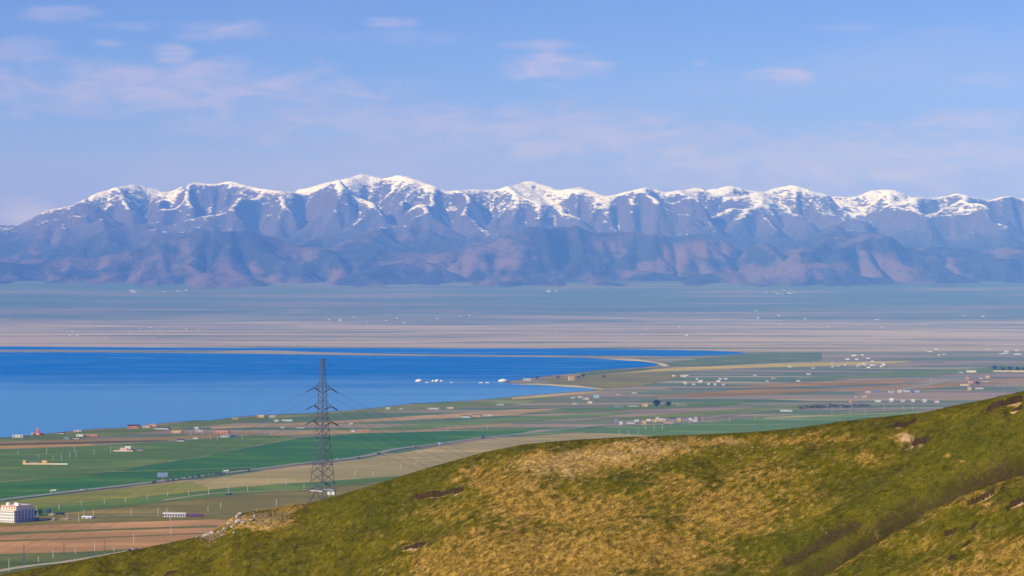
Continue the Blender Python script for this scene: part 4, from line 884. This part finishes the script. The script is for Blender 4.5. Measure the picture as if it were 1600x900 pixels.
for (u, v, lab) in [(79, 771.5, 'white overhead road sign where the road meets the left of the emerald field'), (348.5, 741, 'white overhead road sign above the bushes by the road')]:
    p = gpt(u, v); s_ = p.y / F; t = thing('road_sign', (p.x, p.y, 0), lab, 'sign')
    MB().bar((0, 0, 0), (0, 0, 6.6 * s_), .35, .3, 6).build('post', CONC, t); MB().bar((0, 0, 5.6 * s_), (9 * s_, 0, 6.2 * s_), .2, .2, 6).build('arm', CONC, t)
    for k in range(3): MB().box((1.4 + k * 2.6) * s_, (3.4 + k * 2.6) * s_, -.3, -.1, (4.4 + k * .2) * s_, (6.4 + k * .2) * s_).build('panel', paint((236,236,232)), t)
p = gpt(686.5, 697.5); s_ = p.y / F; t = thing('road_sign', (p.x, p.y, 0), 'pale blue road sign on the verge before the straw field', 'sign'); MB().bar((0, 0, 0), (0, 0, 4 * s_), .3, .3, 6).build('post', CONC, t); MB().box(-1.8 * s_, 1.8 * s_, -.2, .0, 3 * s_, 6.4 * s_).build('panel', paint((150,176,226)), t)
TYRE = plain('tyre', (0.02, 0.02, 0.02), .8)
def car(u, v, rgb, label, rz=0.6, L=4.6, group=None):
    p = gpt(u, v); t = thing('car', (p.x, p.y, 0.77), label, 'car', group, rz); l = L / 2
    MB().add([(x, y, z) for y in (-.9, .9) for (x, z) in ((-l, .35), (l, .35), (l, .8), (l * .55, .95), (-l * .95, 1.0))], [(0, 1, 2, 3, 4), (9, 8, 7, 6, 5), (0, 5, 6, 1), (1, 6, 7, 2), (2, 7, 8, 3), (3, 8, 9, 4), (4, 9, 5, 0)]).build('body', paint(rgb, .35), t)
    MB().add([(x, y, z) for y in (-.78, .78) for (x, z) in ((-l * .85, .97), (l * .5, .93), (l * .12, 1.5), (-l * .66, 1.52))], [(0, 1, 2, 3), (7, 6, 5, 4), (0, 4, 5, 1), (1, 5, 6, 2), (2, 6, 7, 3), (3, 7, 4, 0)]).build('cabin', GLASS, t)
    MB().box(-l * .66, l * .12, -.76, .76, 1.51, 1.56).build('roof', paint(rgb, .35), t)
    for x in (-l * .62, l * .62):
        for y in (-.9, .9): MB().bar((x, y - .12, .33), (x, y + .12, .33), .33, .33, 10).build('wheel', TYRE, t)
car(203, 861.8, (60,60,66), 'dark car, first of three on the gravel road by the hill', .9); car(209, 860.8, (232,232,232), 'white car in the middle of three on the gravel road by the hill', .9); car(213.5, 860, (170,176,190), 'silver car, last of three on the gravel road by the hill', .9)
car(129, 766.6, (236,236,236), 'white car on the road near the left overhead sign', 1.1); car(134, 766.1, (210,214,220), 'pale grey car just ahead of the white one on the road', 1.1); car(242, 753.8, (24,26,30), 'black car on the road by the billboard', 1.1)
car(648, 698.6, (236,240,246), 'white car on the road along the emerald field past the pylon', 1.0); car(527, 718.6, (236,236,236), 'white car on the road just right of the pylon', 1.0)

# ------------------------------------------------------------------ lattice pylon and wires
STEEL = plain('galvanised_steel', (0.12, 0.14, 0.17), .55, .2, 1.5, .4); STEEL_D = plain('weathered_steel', (0.05, 0.055, 0.065), .6, .2, 1.5, .4)
INS = plain('insulator_dark', (0.05, 0.05, 0.055), .4, .1, 2.0, .5)
PR = [(-1.5, 3.9), (0, 3.78), (22.6, 1.5), (25.6, 1.25), (32.4, 1.0), (39.2, .5)]
def prad(z): return float(np.interp(z, [p[0] for p in PR], [p[1] for p in PR]))
ROT = math.radians(-90 + 7)
def corner(k, z):
    a = ROT + k * math.pi / 2; return Vector((prad(z) * math.cos(a), prad(z) * math.sin(a), z))
LV = [0.2, 3.9] + [3.9 + 2.35 * k for k in range(1, 8)] + [20.35 + 1.55 * k for k in range(1, 13)]
def pylon(loc, label, scale=1.0, arms=True, rz=0.0):
    t = thing('lattice_pylon', loc, label, 'pylon', None, rz); t.scale = (scale,) * 3
    for k in range(4):
        lg = MB()
        for a, b in zip(PR[:-1], PR[1:]): lg.bar(corner(k, a[0]), corner(k, b[0]), .16 if a[0] < 22 else .11, .11 if b[0] > 22 else .16, 4)
        lg.build('leg', STEEL, t)
    for i, (a, b) in enumerate(zip(LV[:-1], LV[1:])):
        w = .07 if a < 20 else .05
        for k in range(4):
            p, q, r_, s2 = corner(k, a), corner(k + 1, a), corner(k, b), corner(k + 1, b)
            if i == 0:
                m_ = (r_ + s2) / 2; MB().bar(p, m_, w * 1.2).build('brace', STEEL_D, t); MB().bar(q, m_, w * 1.2).build('brace', STEEL_D, t)
                MB().bar(r_, s2, .13).build('girt', paint((200,204,210)), t)
            else:
                MB().bar(p, s2, w).build('brace', STEEL_D, t); MB().bar(q, r_, w * .85).build('brace', STEEL, t)
                if i % 3 == 0: MB().bar(r_, s2, w).build('girt', STEEL_D, t)
    tips = []
    if arms:
        ad = Vector((.74, -.67, 0))
        for z in (31.4, 26.6, 22.4):
            for sg in (-1, 1):
                tip = ad * sg * (prad(z) + 2.3) + Vector((0, 0, z + .1)); ar = MB()
                for k in range(4):
                    c = corner(k, z); c2 = corner(k, z + 1.5)
                    if c.dot(ad * sg) > 0: ar.bar(c, tip, .055); ar.bar(c2, tip, .045); ar.bar((c + tip) / 2, (c2 + tip) / 2, .05)
                ar.build('cross_arm', STEEL_D, t); tips.append((z, sg, tip))
        pk = MB(); pk.bar((-1.2, 0, 39.2), (1.0, 0, 39.2), .12); pk.bar((0, -.9, 39.2), (0, .9, 39.2), .12); pk.build('earth_wire_bracket', STEEL_D, t)
        for x in (1.9, 3.0): MB().box(x - .42, x + .42, -3.0, -2.9, 2.9, 3.8).build('number_plate', paint((240,240,240)), t)
        MB().box(.9, 2.2, -2.6, -2.5, 5.6, 6.1).build('warning_plate', paint((30,110,96)), t)
        st = MB()
        for k in range(34):
            c = corner(0, 1.5 + k * .62); st.bar(c, c + Vector((.32 if k % 2 else -.32, -.05, 0)), .035)
        st.build('climbing_peg', STEEL_D, t)['kind'] = 'stuff'
    return t, tips
pu = 504; pyy = float(np.interp(pu, hu, Yc)) + 13; pxx = (pu - 800) / F * pyy
pz0 = CAMZ - (562 - 450) / F * pyy - 39.2
pyl, tips = pylon((pxx, pyy, pz0), 'tall grey lattice pylon standing behind the grassy hill crest'); base = Vector((pxx, pyy, pz0))
WIRE = plain('conductor', (0.11, 0.11, 0.115), .5, .05, 1.0, .4)
def span(a, b, sag, n=28):
    return [a.lerp(b, k / n) - Vector((0, 0, 4 * sag * (k / n) * (1 - k / n))) for k in range(n + 1)]
def wire(pts, r, label, group):
    mb = MB()
    for p, q in zip(pts[:-1], pts[1:]): mb.bar(p, q, r, r, 3)
    return tag(mb.build('power_line', WIRE), label, 'cable', group)
LN = {31.4: 'upper', 26.6: 'middle', 22.4: 'lower', 39.2: 'top earth'}
RD_, LD_ = Vector((.66, .75, 0)), Vector((-.95, .32, 0))
for (z, sg, tip) in tips + [(39.2, 0, Vector((0, 0, 39.2)))]:
    for side, dr in (('right', RD_), ('left', LD_)):
        drop, L = (62, 230) if side == 'right' else (86, 230)
        a = base + tip; 
        if sg:
            e = tip + dr * 2.3 + Vector((0, 0, -1.15)); ins = MB(); ins.bar(tip, e, .05)
            for k in range(9): c = tip.lerp(e, .12 + k * .095); d_ = (e - tip).normalized() * .05; ins.bar(c - d_, c + d_, .17, .17, 8)
            ins.build('insulator_string', INS, pyl); a = base + e
        b = base + tip + dr * L - Vector((0, 0, drop))
        where = 'near' if sg == 1 else 'far'
        lab = ('%s wire from the %s side of the pylon running down to the %s' % (LN[z], where, side)) if sg else 'thin earth wire from the very top of the pylon running down to the %s' % side
        wire(span(a, b, 7 if side == 'right' else 6), .032 if sg else .02, lab, 'wires of the pylon')
for (u, v, h, lab) in [(33, 884, 32, 'faint small lattice pylon nearest the left margin beside the gravel road'), (96, 876, 27, 'faint small lattice pylon above the middle of the gravel road'), (160, 868, 24, 'faint small lattice pylon beside the three cars on the gravel road')]:
    p = gpt(u, v); pylon((p.x, p.y + 12, 0), lab, h * p.y / F / 39.2, False, .4)

# ------------------------------------------------------------------ loose stones, boulders, grasses on the hill
ico = bmesh.new(); bmesh.ops.create_icosphere(ico, subdivisions=2, radius=1.0); IV = [v.co.copy() for v in ico.verts]; IF = [[v.index for v in f.verts] for f in ico.faces]; ico.free()
ico = bmesh.new(); bmesh.ops.create_icosphere(ico, subdivisions=1, radius=1.0); IV1 = [v.co.copy() for v in ico.verts]; IF1 = [[v.index for v in f.verts] for f in ico.faces]; ico.free()
m_st, N, bs = new_mat('pale_limestone'); pos = N.n('ShaderNodeNewGeometry').outputs['Position']
N.set(bs, 'Base Color', N.mix(N.noise(pos, 1.7, 5, .65), (0.24, 0.19, 0.13), (0.66, 0.58, 0.48)))
m_st2, N, bs = new_mat('buff_stone'); pos = N.n('ShaderNodeNewGeometry').outputs['Position']
N.set(bs, 'Base Color', N.mix(N.noise(pos, 2.7, 4, .65), (0.13, 0.085, 0.04), (0.46, 0.34, 0.20)))
def rock(mb, c, r, V_=IV1, F_=IF1, rr=random):
    sx, sy, sz = r * rr.uniform(.8, 1.4), r * rr.uniform(.8, 1.2), r * rr.uniform(.5, .9); a = rr.uniform(0, 6.28); k1 = Vector((rr.gauss(0, 1), rr.gauss(0, 1), rr.gauss(0, 1))).normalized()
    vs = []
    for v in V_:
        q = v * (1 - .35 * max(0, v.dot(k1)) + rr.uniform(-.12, .12)); x, y = q.x * sx, q.y * sy
        vs.append((c[0] + x * math.cos(a) - y * math.sin(a), c[1] + x * math.sin(a) + y * math.cos(a), c[2] + q.z * sz))
    mb.add(vs, F_)
def on_hill(u, v):
    x, y = hpt(u, v); return Vector((x, y, hill_z(x, y)))
rs = random.Random(12)
for k, (u, v, r) in enumerate([(308,839,.5),(318,836,.7),(324,833.5,1.0),(331,829,.85),(342,828,.6),(372,805,.9),(376,801.5,.7),(374,812,1.05),(380,813,.6),(393,809,.55),(350,822,.6),(358,815,.55),(362,821,.5),(366,826,.45),(398,802,.5),(347,831,.5),(1414,650,.0)]):
    if r == 0: continue
    c = on_hill(u, v); mb = MB(); rock(mb, (0, 0, 0), r, IV, IF, rs); o = mb.build('boulder', m_st); o.location = c + Vector((0, 0, r * .3))
    tag(o, 'pale boulder lying in the rock heap on the hill crest left of the pylon', 'boulder', 'boulders of the rock heap')
mb = MB()
for k in range(520):
    u = rs.uniform(312, 455); v = np.interp(u, [312, 340, 365, 400, 455], [838, 827, 807, 799, 790]) + abs(rs.gauss(0, 6)) + .5
    rock(mb, on_hill(u, float(v)) + Vector((0, 0, .05)), rs.uniform(.1, .34), IV1, IF1, rs)
o = mb.build('rubble', m_st2); o['kind'] = 'stuff'; o['label'] = 'buff rubble heaped along the hill crest'
mb = MB(); mb2 = MB()
for k in range(900):
    u, v = rs.choice([(870, 730), (1010, 697), (930, 712), (1130, 692), (830, 760), (1000, 710)]); u += rs.gauss(0, 60); v += rs.gauss(0, 11)
    if v < np.interp(u, cu, cvv) + 2: continue
    rock(mb if k % 6 else mb2, on_hill(u, v), rs.choice([.06, .08, .1, .12, .16, .24]), IV1, IF1, rs)
for k in range(90):
    u = rs.uniform(400, 1600); v = rs.uniform(700, 899)
    if v < np.interp(u, cu, cvv) + 3: continue
    rock(mb2, on_hill(u, v), rs.choice([.1, .12, .16]), IV1, IF1, rs)
o = mb.build('loose_stones', m_st2); o['kind'] = 'stuff'; o = mb2.build('loose_stones', m_st); o['kind'] = 'stuff'
# grass tufts: many small blades following the turf, green or straw with the ground under them
def tufts(name, n, mat, want, hmin, hmax, wid, sel, seed):
    g = np.random.default_rng(seed); jj = g.integers(0, len(hu) - 1, n * 6); ii = g.integers(60, len(offs) - 62, n * 6)
    ok = want(ii, jj) & (g.random(n * 6) < sel(ii, jj)); ii, jj = ii[ok][:n], jj[ok][:n]; m = len(ii)
    fu, fo = g.random(m), g.random(m)
    P = np.stack([(a[ii, jj] * (1 - fo) + a[ii + 1, jj] * fo) * (1 - fu) + (a[ii, jj + 1] * (1 - fo) + a[ii + 1, jj + 1] * fo) * fu for a in (HX, HY, HZ)], -1)
    V_, Fc = [], []
    for b in range(3):
        ang = g.random(m) * np.pi; h = g.uniform(hmin, hmax, m); w = wid * g.uniform(.6, 1.5, m); lean = g.normal(0, .35, (m, 2)) * h[:, None]
        off = np.stack([np.cos(ang) * w, np.sin(ang) * w, np.zeros(m)], -1); pb = P + np.stack([g.normal(0, wid, m), g.normal(0, wid, m), np.full(m, -.03)], -1)
        tip = pb + np.concatenate([lean, h[:, None]], 1); V_ += [pb - off, pb + off, tip]
    V_ = np.stack(V_, 1).reshape(-1, 3).astype(np.float32); nf = m * 3
    me = bpy.data.meshes.new(name); me.vertices.add(len(V_)); me.vertices.foreach_set('co', V_.ravel()); me.loops.add(nf * 3); me.loops.foreach_set('vertex_index', np.arange(nf * 3, dtype=np.int32))
    me.polygons.add(nf); me.polygons.foreach_set('loop_start', np.arange(0, nf * 3, 3, dtype=np.int32)); me.update(calc_edges=True); me.materials.append(mat)
    o = bpy.data.objects.new(name, me); COL.objects.link(o); o['kind'] = 'stuff'; return o
vis = (HU > -40) & (HU < 1640) & (HV < 925) & (HO > -3) & (HO < 134)
dmask = np.clip(dry + .35 * wob2, 0, 1)
G1 = plain('grass_green', (0.088, 0.090, 0.002), .9, .4, .3, 0.0); G2 = plain('grass_straw', (0.27, 0.165, 0.035), .9, .45, .3, 0.0)
tufts('grass_tufts', 52000, G1, lambda i, j: vis[i, j] & (soil[i, j] < .2) & (bare[i, j] < .3), .08, .24, .07, lambda i, j: 1 - .85 * dmask[i, j], 5)
tufts('straw_tufts', 22000, G2, lambda i, j: vis[i, j] & (soil[i, j] < .2) & (bare[i, j] < .3), .05, .14, .05, lambda i, j: .06 + .94 * dmask[i, j], 6)
crest_band = (HU > -40) & (HU < 1640) & (HO < 4) & (HO > -5)
tufts('crest_grass', 9000, G1, lambda i, j: crest_band[i, j] & (soil[i, j] < .2), .12, .42, .06, lambda i, j: 0.4 + 0 * HU[i, j], 9)
band = (HU > 345) & (HU < 482) & (HO < 7) & (HO > -9)
tufts('tall_dry_grass', 5200, plain('grass_tall_dry', (0.42, 0.28, 0.10), .9, .3, .5, 0.0), lambda i, j: band[i, j], .35, 1.0, .05, lambda i, j: np.clip((HU[i, j] - 345) / 60, 0.1, 1), 8)


# ------------------------------------------------------------------ haze
m_hz = bpy.data.materials.new('haze_air'); m_hz.use_nodes = True; t = m_hz.node_tree; t.nodes.clear()
out = t.nodes.new('ShaderNodeOutputMaterial'); pv = t.nodes.new('ShaderNodeVolumePrincipled')
pv.inputs['Color'].default_value = (0.125, 0.335, 1.0, 1); pv.inputs['Density'].default_value = 4.4e-5
pv.inputs['Absorption Color'].default_value = (1, 1, 1, 1); pv.inputs['Anisotropy'].default_value = -0.3
t.links.new(pv.outputs[0], out.inputs['Volume'])
me = bpy.data.meshes.new('haze'); bm = bmesh.new(); bmesh.ops.create_cube(bm, size=1.0)
X0, X1, Y0, Y1, Z0, Z1 = -18500, 18500, -3000, 34000, -25, 2050
for v in bm.verts: v.co = Vector((X0 if v.co.x < 0 else X1, Y0 if v.co.y < 0 else Y1, Z0 if v.co.z < 0 else Z1))
bm.to_mesh(me); bm.free(); me.materials.append(m_hz)
hz = bpy.data.objects.new('haze', me); COL.objects.link(hz); hz['kind'] = 'stuff'
